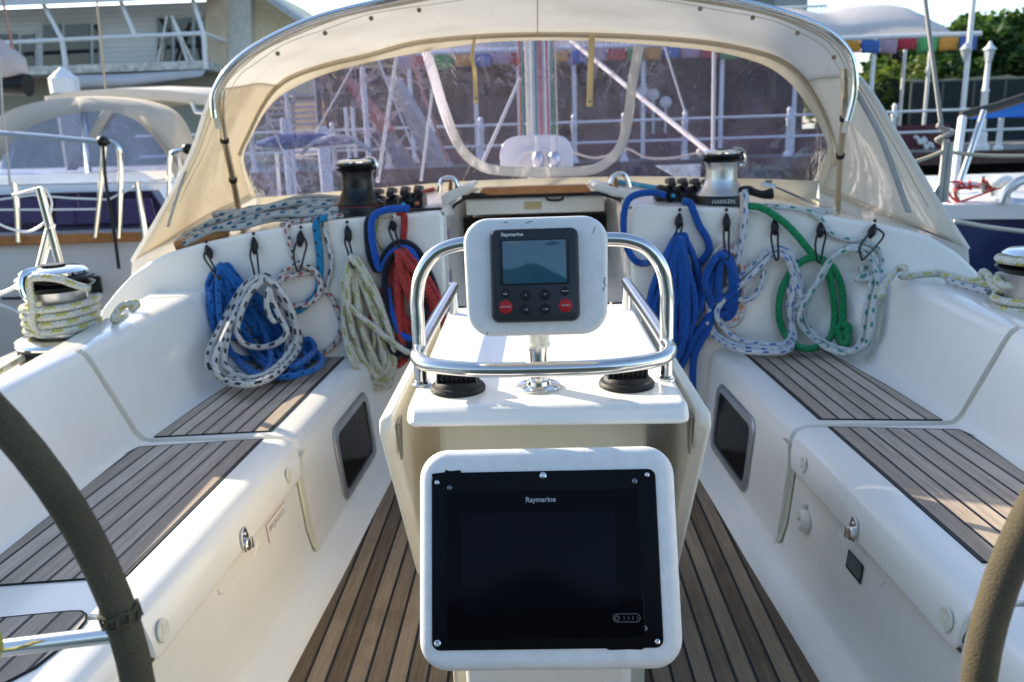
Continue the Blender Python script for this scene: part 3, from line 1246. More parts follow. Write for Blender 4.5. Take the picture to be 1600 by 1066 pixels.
# ---------------------------------------------------------------- chartplotter pod
TM = radians(24.5)
mf_c = atY(857, 871, 1.235)
mx_, mz_ = Vector((cos(-.007), 0, sin(-.007))), None
az2 = Vector((0, sin(TM), cos(TM)))
an2 = Vector((1, 0, 0)).cross(az2)
Fm = frame(mf_c, Vector((1, 0, 0)), az2, an2)
mfd = thing('chartplotter', 'large black chartplotter screen set in a white moulded pod below the autopilot', 'chartplotter', (mf_c.x, 1.4, .44))
pod2 = pod_shell(Fm, .428, .357, .048, .115, .020).build('pod', M_POD, mfd, smooth=45, weld=True)
gw, gh = .372, .283
gc = Vector((-.0055, -.0015, 0))
rows = []
for (ins, hg) in ((0, -.001), (0, .0026), (.0015, .0036)):
    ol = rrect(gw - 2 * ins, gh - 2 * ins, .013, 5)
    rows.append([Fm @ (gc + Vector((x, y, hg))) for x, y in ol + ol[:1]])
mb = MB()
mb.grid(rows)
mb.add(rows[-1][:-1], [tuple(range(len(rows[-1]) - 1))])
mb.add([Fm @ (gc + Vector((x, y, .001))) for x, y in ((-.186, .1405), (-.165, .1425), (-.162, .147), (-.156, .1445), (-.138, .1455), (-.136, .139), (-.186, .135))], [tuple(range(7))])
mb.add([Fm @ (gc + Vector((x, y, .001))) for x, y in ((.09, -.140), (.10, -.1445), (.13, -.1435), (.15, -.1445), (.16, -.140))], [tuple(range(5))])
M_GLB = NT('black display glass'); M_GLB.set(color=(.005, .005, .006), rough=.18, spec=.08); M_GLB = M_GLB.mat
fr2 = mb.build('bezel', M_GLB, mfd, smooth=40)
mb = MB()
rows = []
for (ins, hg) in ((0, .0030), (0, .0052), (.0012, .0058)):
    ol = rrect(.318 - 2 * ins, .233 - 2 * ins, .007, 4)
    rows.append([Fm @ (gc + Vector((x - .002, y - .008, hg))) for x, y in ol + ol[:1]])
mb.grid(rows)
mb.add(rows[-1][:-1], [tuple(range(len(rows[-1]) - 1))])
g = NT('display front glass'); g.set(color=(.003, .003, .0045), rough=.05, spec=.055)
gl_ = mb.build('display_glass', g.mat, mfd, smooth=40)
mb = MB()
mb.add([Fm @ (gc + Vector((x, y, .0062))) for x, y in ((-.137, .074), (.116, .074), (.116, -.081), (-.137, -.081))], [(0, 1, 2, 3)])
g = NT('unlit panel'); g.set(color=(.003, .003, .006), rough=.08, spec=.075)
mb.build('panel', g.mat, gl_, smooth=0)
lettering('Raymarine', .0118, frame(Fm @ (gc + Vector((-.005, .0945, .0060))), Vector((1, 0, 0)), az2, an2), plain('grey print', (.36, .36, .37), .5), gl_, 'lettering', .0002, 'CENTER', .00018)
# touch power bar
mb = MB()
pcn = gc + Vector((.1285, -.0945, .0061))
mb.tube([Fm @ (pcn + Vector((x, y, 0))) for x, y in rrect(.043, .0125, .0061, 5)], .00035, 4, closed=True)
mb.tube([Fm @ (pcn + Vector((-.0152 + .0036 * sin(a), .0036 * cos(a), 0))) for a in [.6 + k * .5 for k in range(11)]], .00045, 4)
mb.tube([Fm @ (pcn + Vector((-.0152, y, 0))) for y in (.001, .0045)], .00045, 4)
for k in range(4):
    mb.tube([Fm @ (pcn + Vector((-.0065 + k * .0072 + .0026 * cos(a), .0038 * sin(a), 0))) for a in (-.9, -.45, 0, .45, .9)], .00035, 4)
mb.build('power_symbol', plain('dim print', (.26, .26, .25), .5), gl_)
for (x, y, r, big) in ((-.177, .126, .0042, 1), (.172, .132, .0042, 1), (.176, -.1315, .0045, 1), (-.177, -.130, .0062, 1), (0.0, .134, .0062, 2), (-.156, .117, .0042, 0), (.151, .122, .0046, 0), (-.154, -.1165, .0045, 0), (.1565, -.111, .0045, 0)):
    mb = MB()
    mb.lathe([(0, 0), (r, 0), (r * .9, .0015), (r * .55, .0022), (r * .42, .0014), (r * .35, .0006), (0, .0005)], Fm @ (gc + Vector((x, y, .0036))), Fm.to_3x3(), 18)
    mb.build('screw', M_SS if big else plain('dull screw', (.22, .22, .23), .35, metal=.9), mfd)

# ================================================================ STEERING WHEELS
M_LEA = NT('stitched leather')
_p = M_LEA.geo()
_f = M_LEA.noise(420, 3, .6, _p)
_g = M_LEA.noise(9, 3, .6, _p)
M_LEA.set(color=M_LEA.mix(M_LEA.ramp(_g, [(.35, 0), (.7, 1)]), M_LEA.ramp(_f, [(.3, (.068, .055, .032)), (.7, (.115, .096, .058))]), M_LEA.ramp(_f, [(.3, (.050, .041, .025)), (.7, (.088, .074, .045))])), rough=.82, spec=.25)
M_LEA.bump(_f, .55, .003)
M_LEA = M_LEA.mat


def wheel(cx, label, seam, spokes, cz=.747, Y=.75):
    c = Vector((cx, Y, cz))
    t = thing('steering_wheel', label, 'steering wheel', c + Vector((0, .12, 0)), 'twin steering wheels')
    R, r = .522, .0168
    mb = MB()
    mb.tube([c + Vector((R * cos(2 * pi * k / 96), 0, R * sin(2 * pi * k / 96))) for k in range(96)], r, 18, closed=True)
    mb.build('rim_cover', M_LEA, t)
    for a in seam:
        q = MB()
        d = Vector((cos(a), 0, sin(a)))
        tn = Vector((-sin(a), 0, cos(a)))
        for dd in (-.006, .006):
            q.tube([c + d * (R + (r + .0015) * cos(b)) + Vector((0, 1, 0)) * (r + .0015) * sin(b) + tn * (dd + .002 * sin(b * 5)) for b in [2 * pi * k / 24 for k in range(24)]], .0022, 6, closed=True)
        for k in range(10):
            b = 2 * pi * k / 10
            q.tube([c + d * (R + (r + .002) * cos(b + x * .1)) + Vector((0, 1, 0)) * (r + .002) * sin(b + x * .1) + tn * x * .009 for x in (-1, 1)], .0018, 5)
        q.build('seam', M_LEA, t)
    for a in spokes:
        d = Vector((cos(a), 0, sin(a)))
        q = MB()
        q.tube([c + d * .05, c + d * (R - r * .8)], .0090, 14)
        q.build('spoke', M_SS, t)
    q = MB()
    q.lathe([(0, -.03), (.045, -.03), (.055, -.02), (.055, .02), (.045, .03), (.03, .06), (.03, .16), (0, .16)], c, Matrix.Rotation(-pi / 2, 3, 'X'), 28)
    q.build('hub', M_SS, t)
    return t


_a0 = math.asin(max(-1, min(1, (atY(190, 975, .75).z - .747) / .522)))
wheel(-.959, 'dark leather covered steering wheel with a steel spoke beside the port seat', [_a0 + .02, _a0 + .02 + 2 * pi / 3, _a0 + 4 * pi / 3], [_a0 - .02 + 2 * pi * k / 5 for k in range(5)])
wheel(.956, 'tan leather steering wheel rim in sunlight beside the starboard seat', [pi + .95, pi - .9], [pi + .62 + 2 * pi * k / 5 for k in range(5)])

# ================================================================ WINCHES
def winch(name, label, c, r, h, style, group, M=None):
    """two-speed self-tailing winch: base, drum, jaw discs, stripper arm, cap"""
    M = M or Matrix.Identity(3)
    c = Vector(c)
    t = thing('winch', label, 'winch', c, group)
    base_m = M_BLK if style != 'alu' else M_BLK
    R = r * 1.62
    q = MB()
    if style == 'side':
        q.lathe([(0, -.08), (R, -.08), (R, .045), (R * .99, .05), (0, .05)], c, M, 40)
        q.build('base', M_BLK, t)
        q = MB()
        q.lathe([(0, .0501), (R * 1.02, .0501), (R * 1.05, .058), (R * 1.02, .068), (R * .9, .078), (r * 1.05, .085), (0, .085)], c, M, 40)
        q.build('skirt', M_SS, t)
        zb = .08
    else:
        q.lathe([(0, 0), (R, 0), (R, h * .17), (R * .985, h * .185), (0, h * .185)], c, M, 40)
        q.build('base', M_BLK, t)
        q = MB()
        col = M_ALU if style == 'alu' else plain('black anodised', (.028, .028, .03), .22, metal=.7, var=.2)
        q.lathe([(0, h * .186), (R * .97, h * .186), (R * .985, h * .20), (R * .96, h * .22), (R * .85, h * .26), (r * 1.22, h * .33), (r * 1.04, h * .42), (r * .99, h * .50), (0, h * .50)], c, M, 40)
        q.build('skirt', col, t)
        zb = h * .5
        if style == 'black':
            q = MB()
            q.lathe([(R * 1.0, h * .176), (R * 1.004, h * .178), (R * 1.004, h * .184), (R * .99, h * .187)], c, M, 40)
            q.build('red_line', plain('dull red line', (.30, .03, .04), .5), t)
    q = MB()
    drum_m = {'alu': M_ALU, 'black': plain('black drum', (.035, .034, .035), .3, metal=.6, var=.3, scale=30), 'side': M_ALU}[style]
    q.lathe([(0, zb - .002), (r, zb - .002), (r * .965, zb + (h - zb) * .25), (r * .98, zb + (h - zb) * .45), (r * 1.08, zb + (h - zb) * .56), (0, zb + (h - zb) * .56)], c, M, 40)
    q.build('drum', drum_m, t)
    zz = zb + (h - zb) * .57
    q = MB()
    q.lathe([(0, zz), (r * 1.12, zz), (r * 1.30, zz + h * .035), (r * 1.33, zz + h * .045), (r * 1.05, zz + h * .07), (r * 1.05, zz + h * .08), (r * 1.33, zz + h * .105), (r * 1.30, zz + h * .12), (r * 1.1, zz + h * .145), (0, zz + h * .145)], c, M, 40)
    q.build('jaw', M_BLK, t)
    q = MB()
    z2 = zz + h * .146
    q.lathe([(0, z2), (r * 1.14, z2), (r * 1.15, z2 + h * .025), (r * 1.0, z2 + h * .055), (r * .5, z2 + h * .07), (r * .34, z2 + h * .07), (r * .30, z2 + h * .05), (0, z2 + h * .05)], c, M, 40)
    cap = q.build('cap', M_CHROME, t)
    q = MB()
    q.lathe([(0, z2 + h * .071), (r * .42, z2 + h * .071), (r * .42, z2 + h * .09), (0, z2 + h * .09)], c, M, 20)
    q.build('handle_socket', M_BLK, cap)
    q = MB()
    a0 = -.2 if style != 'side' else -2.0
    pts = [c + M @ Vector((r * rr * cos(a0 + da), r * rr * sin(a0 + da), zq)) for rr, da, zq in ((.7, 0, z2 + h * .06), (1.15, .02, z2 + h * .05), (1.36, .05, zz + h * .10), (1.38, .1, zz + h * .0), (1.30, .15, zz - h * .06), (1.1, .2, zz - h * .08))]
    q.tube(spline(pts, 4), [.010] * 21, 10)
    q.build('stripper_arm', M_CHROME, t)
    return t


YWN = 3.55
def winch_on_roof(px, pyb, pyt, r, style, label):
    b = atY(px, pyb, YWN)
    tpt = atY(px, pyt, YWN)
    z = roof_z(b.x) - .006
    return winch('w', label, (b.x, YWN, z), r, tpt.z - z, style, 'coachroof winches by the companionway'), Vector((b.x, YWN, z)), tpt.z - z


wl, wlb, wlh = winch_on_roof(562, 335, 248, .066, 'black', 'black drum winch with a thin red line on the coachroof by the red rope')
wr, wrb, wrh = winch_on_roof(1126, 313, 234, .066, 'alu', 'silver drum winch with a black base on the coachroof above the blue ropes')
mb_c = wrb + Vector((0, -.1075, wrh * .10))
lettering('HARKEN', .024, frame(mb_c + Vector((-.012, -.001, .0)), Vector((1, 0, 0)), Vector((0, 0, 1)), Vector((0, -1, 0))), M_LET, wr, 'lettering', .0015)
c0 = wlb + Vector((-.045, -.0985, wlh * .10))
lettering('HARKEN', .014, frame(c0, Vector((.91, -.42, 0)), Vector((0, 0, 1)), Vector((-.42, -.91, 0))), plain('dim grey print', (.16, .16, .17), .5), wl, 'lettering', .0015)

# winch handles lying beside the coachroof winches
for (P, lb) in (([(640, 332), (672, 331), (690, 333)], 'black winch handle lying on the coachroof beside the black winch'), ([(1166, 296), (1190, 304), (1208, 302)], 'black winch handle lying on the coachroof beside the silver winch')):
    q = MB()
    pts = [atY(x, y, 3.5) for x, y in P]
    q.tube(spline(pts, 4), [.018, .017, .016, .015, .016, .018, .021, .024, .02], 10, squash=.6)
    q.ball(pts[0], (.034, .034, .016))
    tag(q.build('winch_crank', M_BLK), lb, 'winch handle', 'winch handles')

# rope clutch banks
M_CYAN = plain('cyan lever', (.03, .36, .55), .4)
M_ORNG = plain('orange lever', (.62, .16, .05), .4)


def clutches(x0, y0, n, dx, Y, label, cols):
    c0 = atY(x0, y0, Y)
    t = thing('rope_clutch_bank', label, 'rope clutch', (c0.x + dx * n / 2, Y, roof_z(c0.x)))
    for k in range(n):
        x = c0.x + dx * k
        z = roof_z(x)
        q = MB()
        q.prism([(x - .021, Y - .08, z), (x - .021, Y + .10, z), (x - .021, Y + .09, z + .052), (x - .021, Y + .0, z + .066), (x - .021, Y - .055, z + .048)], (.042, 0, 0))
        b = q.build('clutch', M_BLK, t, bevel=.006)
        q = MB()
        q.prism([(x - .017, Y + .05, z + .066), (x - .017, Y - .045, z + .072), (x - .017, Y - .075, z + .058), (x - .017, Y - .07, z + .078), (x - .017, Y - .03, z + .098), (x - .017, Y + .05, z + .09)], (.034, 0, 0))
        q.build('lever', M_BLK, b, bevel=.008)
        if cols[k % len(cols)]:
            q = MB()
            q.box((x, Y - .088, z + .026), (.018, .014, .014))
            q.build('cord_exit', cols[k % len(cols)], b, bevel=.004)
    return t


clutches(592, 300, 4, .058, 3.62, 'bank of black rope clutches beside the black winch', [None, None, M_CYAN, M_ORNG])
clutches(1047, 290, 5, .052, 3.66, 'bank of black rope clutches beside the silver winch', [M_CYAN, None, M_CYAN, None])
for (px, py, lb) in ((641, 305, 'black turning block beside the port rope clutches'), (1032, 298, 'black turning block beside the starboard rope clutches')):
    c = atY(px, py, 3.6)
    q = MB()
    q.ball((c.x, 3.6, roof_z(c.x) + .035), (.032, .05, .036))
    q.box((c.x, 3.6, roof_z(c.x) + .012), (.05, .09, .02))
    tag(q.build('turning_block', M_BLK, bevel=.004), lb, 'turning block')

# steel and teak hand grips at the companionway
for sg in (-1, 1):
    t = thing('companionway_grip', 'small steel hand grip %s the hatch, with orange varnished blocks' % ('to port of' if sg < 0 else 'to starboard of'), 'hand grip', (sg * .46, 3.7, .99))
    pts = [(686, 301), (691, 281), (708, 279), (716, 292)] if sg < 0 else [(984, 293), (976, 273), (960, 274), (953, 287)]
    q = MB()
    q.tube(spline([atY(x, y, 3.70) for x, y in pts], 5), .010, 8)
    q.build('bar', M_SS, t)
    for (x, y) in (((703, 290), (713, 290)) if sg < 0 else ((963, 285), (955, 285))):
        c = atY(x, y, 3.75)
        q = MB()
        q.hexa([c + Vector((a, b, -.03)) for a, b in ((-.010, -.01), (.010, -.01), (.010, .01), (-.010, .01))], [c + Vector((a * .7 - sg * .006, b, .025)) for a, b in ((-.010, -.01), (.010, -.01), (.010, .01), (-.010, .01))])
        q.build('block', M_VARN, t, bevel=.003)

# ================================================================ ROPES
K = (.02, .02, .025)
R_BLUE = rope_mat('blue braid', (.005, .125, .40), [((.003, .03, .14), .055, .012, 3, 0)])
R_COBALT = rope_mat('cobalt braid', (.003, .075, .33), var=.22)
R_NAVY = rope_mat('navy braid', (.004, .006, .016))
R_ROYAL = rope_mat('royal blue braid', (.008, .085, .42))
R_TURQ = rope_mat('turquoise braid', (.012, .21, .40), [(K, .05, .010, 3, 0)])
R_SKY = rope_mat('sky blue braid', (.02, .30, .58))
R_WBLK = rope_mat('white line with black flecks', (.60, .58, .54), [(K, .065, .026, 3, 0)])
R_WRED = rope_mat('white line with red and black flecks', (.62, .58, .54), [((.42, .05, .05), .055, .018, 3, 0), (K, .055, .014, 3, .45)])
R_OLIVE = rope_mat('white line with olive flecks', (.58, .56, .45), [((.38, .36, .13), .10, .045, 3, 0)])
R_RED = rope_mat('red braid', (.40, .035, .03), [((.30, .03, .03), .05, .02, 3, 0)])
R_WBLU = rope_mat('white line with blue flecks', (.60, .60, .60), [((.015, .13, .36), .060, .020, 4, 0)])
R_WGRN = rope_mat('white line with green flecks', (.58, .60, .58), [((.02, .24, .17), .065, .020, 3, 0)])
R_ORAN = rope_mat('white line with orange flecks', (.64, .58, .54), [((.72, .24, .09), .055, .018, 3, 0)])
R_GREEN = rope_mat('green braid', (.004, .23, .075), [((.01, .17, .06), .04, .015, 4, 0)])
R_GREYB = rope_mat('pale line with teal flecks', (.47, .47, .45), [((.02, .12, .20), .060, .022, 3, 0)])
R_YEL = rope_mat('pale line with yellow flecks', (.60, .59, .50), [((.52, .47, .12), .075, .032, 3, 0)])
R_GRY = rope_mat('weathered grey line', (.36, .34, .31))

XS = [(z, x) for (x, z) in side_profile(3.1)[16:23]]


def seat_x(z):
    if z <= XS[0][0]:
        return XS[0][1]
    for (za, xa), (zb, xb) in zip(XS, XS[1:]):
        if z <= zb:
            return xa + (xb - xa) * (z - za) / max(zb - za, 1e-6)
    return 9.0


def solid(p, pad):
    """inside the bulkhead, the seat or the rounded corner between them"""
    x = abs(p.x)
    if p.y > bk_y(p.z) - pad:
        return True
    if p.z < .423 + min(pad, .05) and x > W(p.y) + .15:
        return True
    if p.z < .71:
        xs_ = seat_x(p.z)
        if x > xs_ - pad:
            return True
        r = .20 * (1 - .2 * (p.z - .42) / .29)
        dx, dy = x - (xs_ - r), p.y - (bk_y(p.z) - r)
        if dx > 0 and dy > 0 and dx * dx + dy * dy > (r - pad) ** 2:
            return True
    return False


def hang(px, py, off):
    """where the sight line first comes within the stand-off of the moulding"""
    d = ray(px, py)
    t = 2.2 / d.y
    while t < 5 and not solid(EYE + d * t, off):
        t += .006
    return EYE + d * t


PXM = 3.4 / FPX                                 # metres per photo pixel at the bulkhead


def loops(T, Bs, r, seed=0, jt=4, base=0, shape=.5, n=11, side0=1):
    """hanging loops: T hook point, Bs = (bottom x, bottom y, half width); returns points (px, py, off)"""
    rnd = random.Random(seed)
    out = []
    m = len(Bs)
    for i, (bx, by, w) in enumerate(Bs):
        tx, ty = T[0] + rnd.uniform(-jt, jt), T[1] + rnd.uniform(-jt, jt) * .8
        lay = base + (i % 4) * 1.35 + rnd.uniform(0, .8)
        for k in range(n):
            t = 2 * pi * k / n
            s = (1 - cos(t)) / 2
            x = tx + (bx - tx) * s + side0 * w * sin(t) * (s ** shape) * 1.25 + rnd.uniform(-1.6, 1.6) * s
            y = ty + (by - ty) * s + rnd.uniform(-1.2, 1.2)
            off = r * (1.05 + lay * (.35 + .65 * abs(cos(t / 2))) + rnd.uniform(0, .5))
            out.append((x, y, off))
    return out


def rope(name, label, mat, paths, rpx, group=None, cat='rope', seg=9, n=4, close_to=None):
    """one line drawn through (photo x, photo y, stand-off) points on the bulkhead"""
    r = rpx * PXM
    mb = MB()
    for P in paths:
        pts = [hang(p[0], p[1], p[2] if len(p) > 2 else r * 1.1) for p in P]
        mb.tube(spline(pts, n), r, seg)
    o = mb.build(name, mat, None, smooth=180)
    return tag(o, label, cat, group)


CG = 'rope coils hanging on the cockpit bulkhead'
o1 = 6 * PXM * 1.1


def L(pts, lay=0.0, r=6):
    return [(x, y, r * PXM * (1.1 + lay)) for x, y in pts]


# port side, outboard to inboard
A = loops((348, 418), [(388, 560, 40), (425, 575, 26), (455, 566, 20), (405, 588, 34), (445, 590, 26), (478, 570, 16), (366, 505, 30), (432, 556, 30), (494, 562, 12), (398, 545, 26), (352, 470, 26), (418, 566, 12), (466, 582, 18), (380, 530, 34), (440, 572, 10)], 4.9 * PXM, 3, 8, .4)
A += [(348, 415, .03), (330, 440, .02), (328, 490, .02), (350, 540, .02), (395, 580, .025), (440, 590, .03), (490, 578, .03), (504, 562, .03), (490, 548, .035), (470, 540, .04), (482, 530, .045), (492, 545, .05), (478, 562, .05), (455, 575, .05)]
rope('rope_coil', 'thick bright blue rope coil hanging outermost behind the black flecked white coil', R_BLUE, [A], 4.5, CG, 'rope coil')
def ring(T, pts, lay, jit=0, rnd_=random.Random(17)):
    return [(x + rnd_.uniform(-jit, jit), y + rnd_.uniform(-jit, jit), 5.4 * PXM * (1.1 + lay + .6 * sin(i * 1.3))) for i, (x, y) in enumerate([T] + pts)]
B = ring((402, 432), [(380, 448), (362, 475), (344, 512), (328, 548), (326, 574), (342, 592), (376, 601), (414, 594), (448, 570), (467, 540), (462, 505), (448, 470), (430, 442), (412, 430)], 4.6, 1)
B += ring((398, 436), [(376, 462), (360, 495), (348, 530), (347, 562), (360, 586), (390, 597), (424, 586), (446, 556), (448, 520), (436, 480), (420, 448)], 6.0, 2)
B += ring((404, 440), [(384, 470), (366, 500), (350, 545), (352, 570), (372, 588), (408, 588), (440, 566), (458, 534), (452, 495), (440, 462), (420, 440)], 7.2, 2)
B += ring((396, 440), [(372, 480), (352, 520), (337, 556), (338, 580), (356, 596), (392, 600), (430, 582), (455, 555), (462, 525), (455, 486), (436, 452), (414, 436)], 8.2, 1)
B += ring((404, 444), [(388, 462), (374, 498), (370, 522), (382, 538), (405, 543), (432, 536), (448, 520), (440, 500), (426, 470), (420, 452), (417, 470), (420, 490), (430, 505)], 9.6, 1)
rope('rope_coil', 'white rope coil with black flecks hanging in front of the bright blue coil', R_WBLK, [B], 4.6, CG, 'rope coil')
C_ = L([(455, 349), (448, 358), (453, 380), (458, 400), (470, 414)], 0, 4.4) + [(470 + 33 * sin(a) - 2, 446 - 32 * cos(a), .018 + .002 * a) for a in [k * .7 for k in range(1, 26)]] + \
    L([(488, 426), (500, 445), (516, 462), (528, 486), (533, 508), (528, 530), (515, 546), (500, 553)], .3, 4.4)
rope('rope_coil', 'small round coil of thin white rope with red and black flecks and a long tail', R_WRED, [C_], 4.2, CG, 'rope coil')
rope('loose_rope', 'turquoise rope hanging over the edge beside the thin red flecked coil', R_TURQ, [L([(512, 340), (500, 343), (494, 350), (496, 370), (500, 400), (500, 430), (497, 455), (484, 472), (468, 484), (450, 489), (432, 484), (412, 470), (398, 462)], .4, 6)], 6.0, None, 'rope')
rope('loose_rope', 'thin white rope with black flecks hanging just right of the turquoise rope', R_WBLK, [L([(520, 341), (508, 344), (507, 356), (513, 380), (518, 405), (516, 430), (508, 452), (496, 466), (480, 470)], .2, 4.2)], 4.2, None, 'rope')
D = loops((553, 404), [(582, 570, 26), (606, 604, 16), (588, 600, 22), (600, 592, 28), (578, 588, 22), (594, 606, 30), (608, 588, 18), (585, 596, 34), (600, 570, 34), (570, 560, 20), (597, 582, 12)], 5.6 * PXM, 21, 6, .6, .35)
D += [(553, 400, .075), (538, 430, .08), (538, 465, .085), (556, 488, .09), (585, 512, .095), (612, 534, .095), (634, 549, .095), (638, 550, .09)]
rope('rope_coil', 'long white rope coil with olive flecks hanging down to the footwell', R_OLIVE, [D], 4.7, CG, 'rope coil')
E1 = loops((628, 392), [(650, 548, 22), (664, 540, 26), (640, 556, 14), (676, 500, 18), (655, 560, 30), (670, 520, 34)], 6.4 * PXM, 31, 7, .8, .5)
E1 += L([(622, 400), (605, 440), (590, 470), (582, 496), (588, 520), (604, 556), (618, 572), (634, 560)], 1.2, 6.4)
E1 = L([(620, 332), (629, 334), (632, 345), (630, 375), (628, 392)], .8, 6.4) + E1
rope('rope_coil', 'red rope coil hanging under the navy and blue arch by the companionway', R_RED, [E1], 5.6, CG, 'rope coil')
E2 = L([(590, 336), (577, 342), (574, 360), (577, 395), (584, 415), (590, 422), (596, 412), (604, 395), (618, 382), (635, 380), (652, 392), (664, 415), (676, 440), (684, 470), (676, 500), (660, 520)], 1.6, 6) + L([(640, 540), (622, 553), (612, 545), (608, 510), (604, 470), (602, 430), (610, 405), (626, 396), (640, 410), (650, 440), (660, 470), (665, 500), (655, 540), (640, 556), (626, 545)], 3.2, 6)
rope('rope_coil', 'navy rope arched over the red coil', R_NAVY, [E2], 5.8, CG, 'rope coil')
E3 = L([(640, 326), (610, 327), (590, 333), (581, 346), (581, 372), (586, 398), (591, 418), (598, 420), (605, 406), (617, 392), (632, 388), (645, 396), (653, 420), (657, 450), (662, 480), (668, 500)], 2.4, 6) + L([(655, 525), (640, 529), (626, 521), (617, 500), (610, 480), (605, 450)], 3.0, 6)
rope('loose_rope', 'royal blue rope arched alongside the navy rope above the red coil', R_ROYAL, [E3], 5.6, None, 'rope')
rope('loose_rope', 'thin pale rope looped down from the clutches behind the red rope', R_OLIVE, [L([(612, 336), (598, 340), (591, 352), (592, 375), (600, 390), (612, 398)], .1, 4.5)], 4.4, None, 'rope')

# starboard side, inboard to outboard
F = loops((1060, 372), [(1018, 500, 14), (1036, 530, 24), (1030, 556, 12), (1052, 560, 18), (1076, 540, 12), (1070, 560, 10), (1022, 540, 16), (1064, 520, 26), (1042, 548, 30), (1086, 478, 14), (1030, 500, 24), (1060, 546, 8), (1048, 470, 20)], 6.2 * PXM, 41, 8, .6, .42)
F = L([(1040, 306), (1022, 301), (1000, 303), (984, 310), (976, 328), (974, 356), (979, 385), (990, 405), (1004, 412)], .4, 6) + L([(1020, 408), (1040, 400), (1056, 388), (1064, 378)], 4.2, 6) + F
rope('rope_coil', 'large cobalt blue rope coil nearest the companionway with a loop over the edge', R_COBALT, [F], 5.3, CG, 'rope coil')
rope('loose_rope', 'blue rope running down from the silver winch past the large blue coil into the footwell', R_COBALT,
     [L([(1066, 315), (1078, 318), (1084, 332), (1092, 352), (1104, 372), (1108, 388), (1102, 402), (1090, 415), (1090, 440), (1098, 470), (1085, 500), (1070, 520)], .5, 6) + L([(1062, 545), (1050, 560), (1060, 575), (1070, 560), (1080, 535), (1100, 505), (1112, 488), (1108, 510), (1094, 535), (1084, 560), (1082, 600), (1084, 640)], 1.6, 6)], 5.8, None, 'rope')
G = loops((1131, 394), [(1130, 486, 15), (1126, 492, 20), (1134, 478, 10), (1124, 470, 22), (1136, 496, 14)], 5.8 * PXM, 51, 5, .8, .3)
G += L([(1130, 396), (1112, 430), (1096, 470), (1080, 505), (1064, 540)], 2.0, 6)
rope('rope_coil', 'short oval cobalt coil hanging inside the orange flecked ring', R_COBALT, [G], 5.8, CG, 'rope coil')
G2 = L([(1160, 300), (1161, 330), (1158, 360), (1157, 385)], .3, 4.4) + [(1134 + 30 * sin(a) + 3 * sin(2.3 * a), 448 - (62 + 5 * sin(1.7 * a)) * cos(a), .030 + .004 * sin(2 * a)) for a in [.4 + k * .62 for k in range(0, 21)]] + L([(1112, 470), (1125, 500), (1142, 520), (1158, 528)], 2.0, 4.4)
rope('rope_coil', 'thin white rope with orange flecks ringed around the short blue coil', R_ORAN, [G2], 4.2, CG, 'rope coil')
H = L([(1164, 296), (1166, 315), (1164, 345), (1159, 378), (1150, 410), (1138, 440), (1142, 458), (1158, 469), (1176, 464), (1188, 446), (1193, 420), (1190, 402), (1205, 391)], 1.9, 5) + \
    L([(1224, 390), (1238, 402), (1246, 428), (1252, 455), (1243, 470), (1232, 458), (1236, 440), (1246, 452), (1256, 470), (1242, 480), (1234, 500), (1240, 520), (1236, 540), (1215, 546), (1185, 544), (1150, 540), (1122, 524), (1108, 500), (1110, 480), (1124, 462), (1146, 442), (1172, 420), (1194, 398), (1210, 388), (1226, 392)], 2.0, 5) + \
    L([(1236, 420), (1240, 450), (1234, 480), (1236, 520), (1224, 538), (1190, 538), (1155, 532), (1132, 514), (1120, 495), (1124, 478), (1142, 458), (1168, 436), (1192, 412), (1210, 398), (1228, 404), (1240, 430), (1250, 462), (1256, 466)], 3.4, 5) + \
    L([(1244, 478), (1232, 476), (1240, 462), (1250, 474), (1238, 500), (1242, 530), (1228, 549), (1190, 551), (1150, 546), (1118, 528), (1103, 502)], 2.4, 5)
rope('rope_coil', 'white rope coil with blue flecks spread in wide loops over the seat end', R_WBLU, [H], 4.3, CG, 'rope coil')
I_ = L([(1168, 322), (1186, 324), (1206, 334), (1230, 352), (1252, 376), (1270, 398), (1288, 412), (1298, 440), (1304, 480), (1302, 515), (1290, 536), (1264, 545), (1240, 538), (1224, 518), (1217, 488), (1222, 452), (1238, 422), (1260, 405), (1280, 404), (1300, 416), (1314, 446), (1317, 480), (1316, 505), (1308, 517), (1320, 526), (1326, 512), (1314, 508), (1310, 528), (1322, 540), (1326, 525), (1318, 520)], 1.2, 6.4)
rope('rope_coil', 'single thick green rope looped and knotted beside the green flecked coil', R_GREEN, [I_], 5.5, CG, 'rope coil')
J = L([(1210, 323), (1240, 326), (1266, 332), (1284, 346), (1296, 364), (1320, 374), (1350, 378), (1372, 390)], .3, 4.4) + \
    L([(1378, 410), (1376, 432), (1370, 462), (1364, 500), (1360, 530), (1346, 545), (1316, 546), (1284, 532), (1262, 510), (1256, 486), (1266, 460), (1286, 430), (1302, 402), (1322, 388), (1344, 386), (1362, 398), (1368, 420), (1364, 436), (1350, 428), (1346, 418), (1360, 420), (1366, 434), (1352, 437), (1336, 436)], 2.4, 5) + \
    L([(1352, 430), (1366, 426), (1360, 450), (1352, 490), (1346, 530), (1330, 551), (1300, 548), (1268, 528), (1250, 504), (1254, 478), (1274, 446), (1292, 412), (1316, 392), (1340, 392), (1362, 410), (1372, 440), (1366, 480), (1362, 515), (1350, 540), (1320, 553)], 3.6, 5)
rope('rope_coil', 'white rope coil with green flecks hanging outermost by the seat back', R_WGRN, [J], 4.2, CG, 'rope coil')

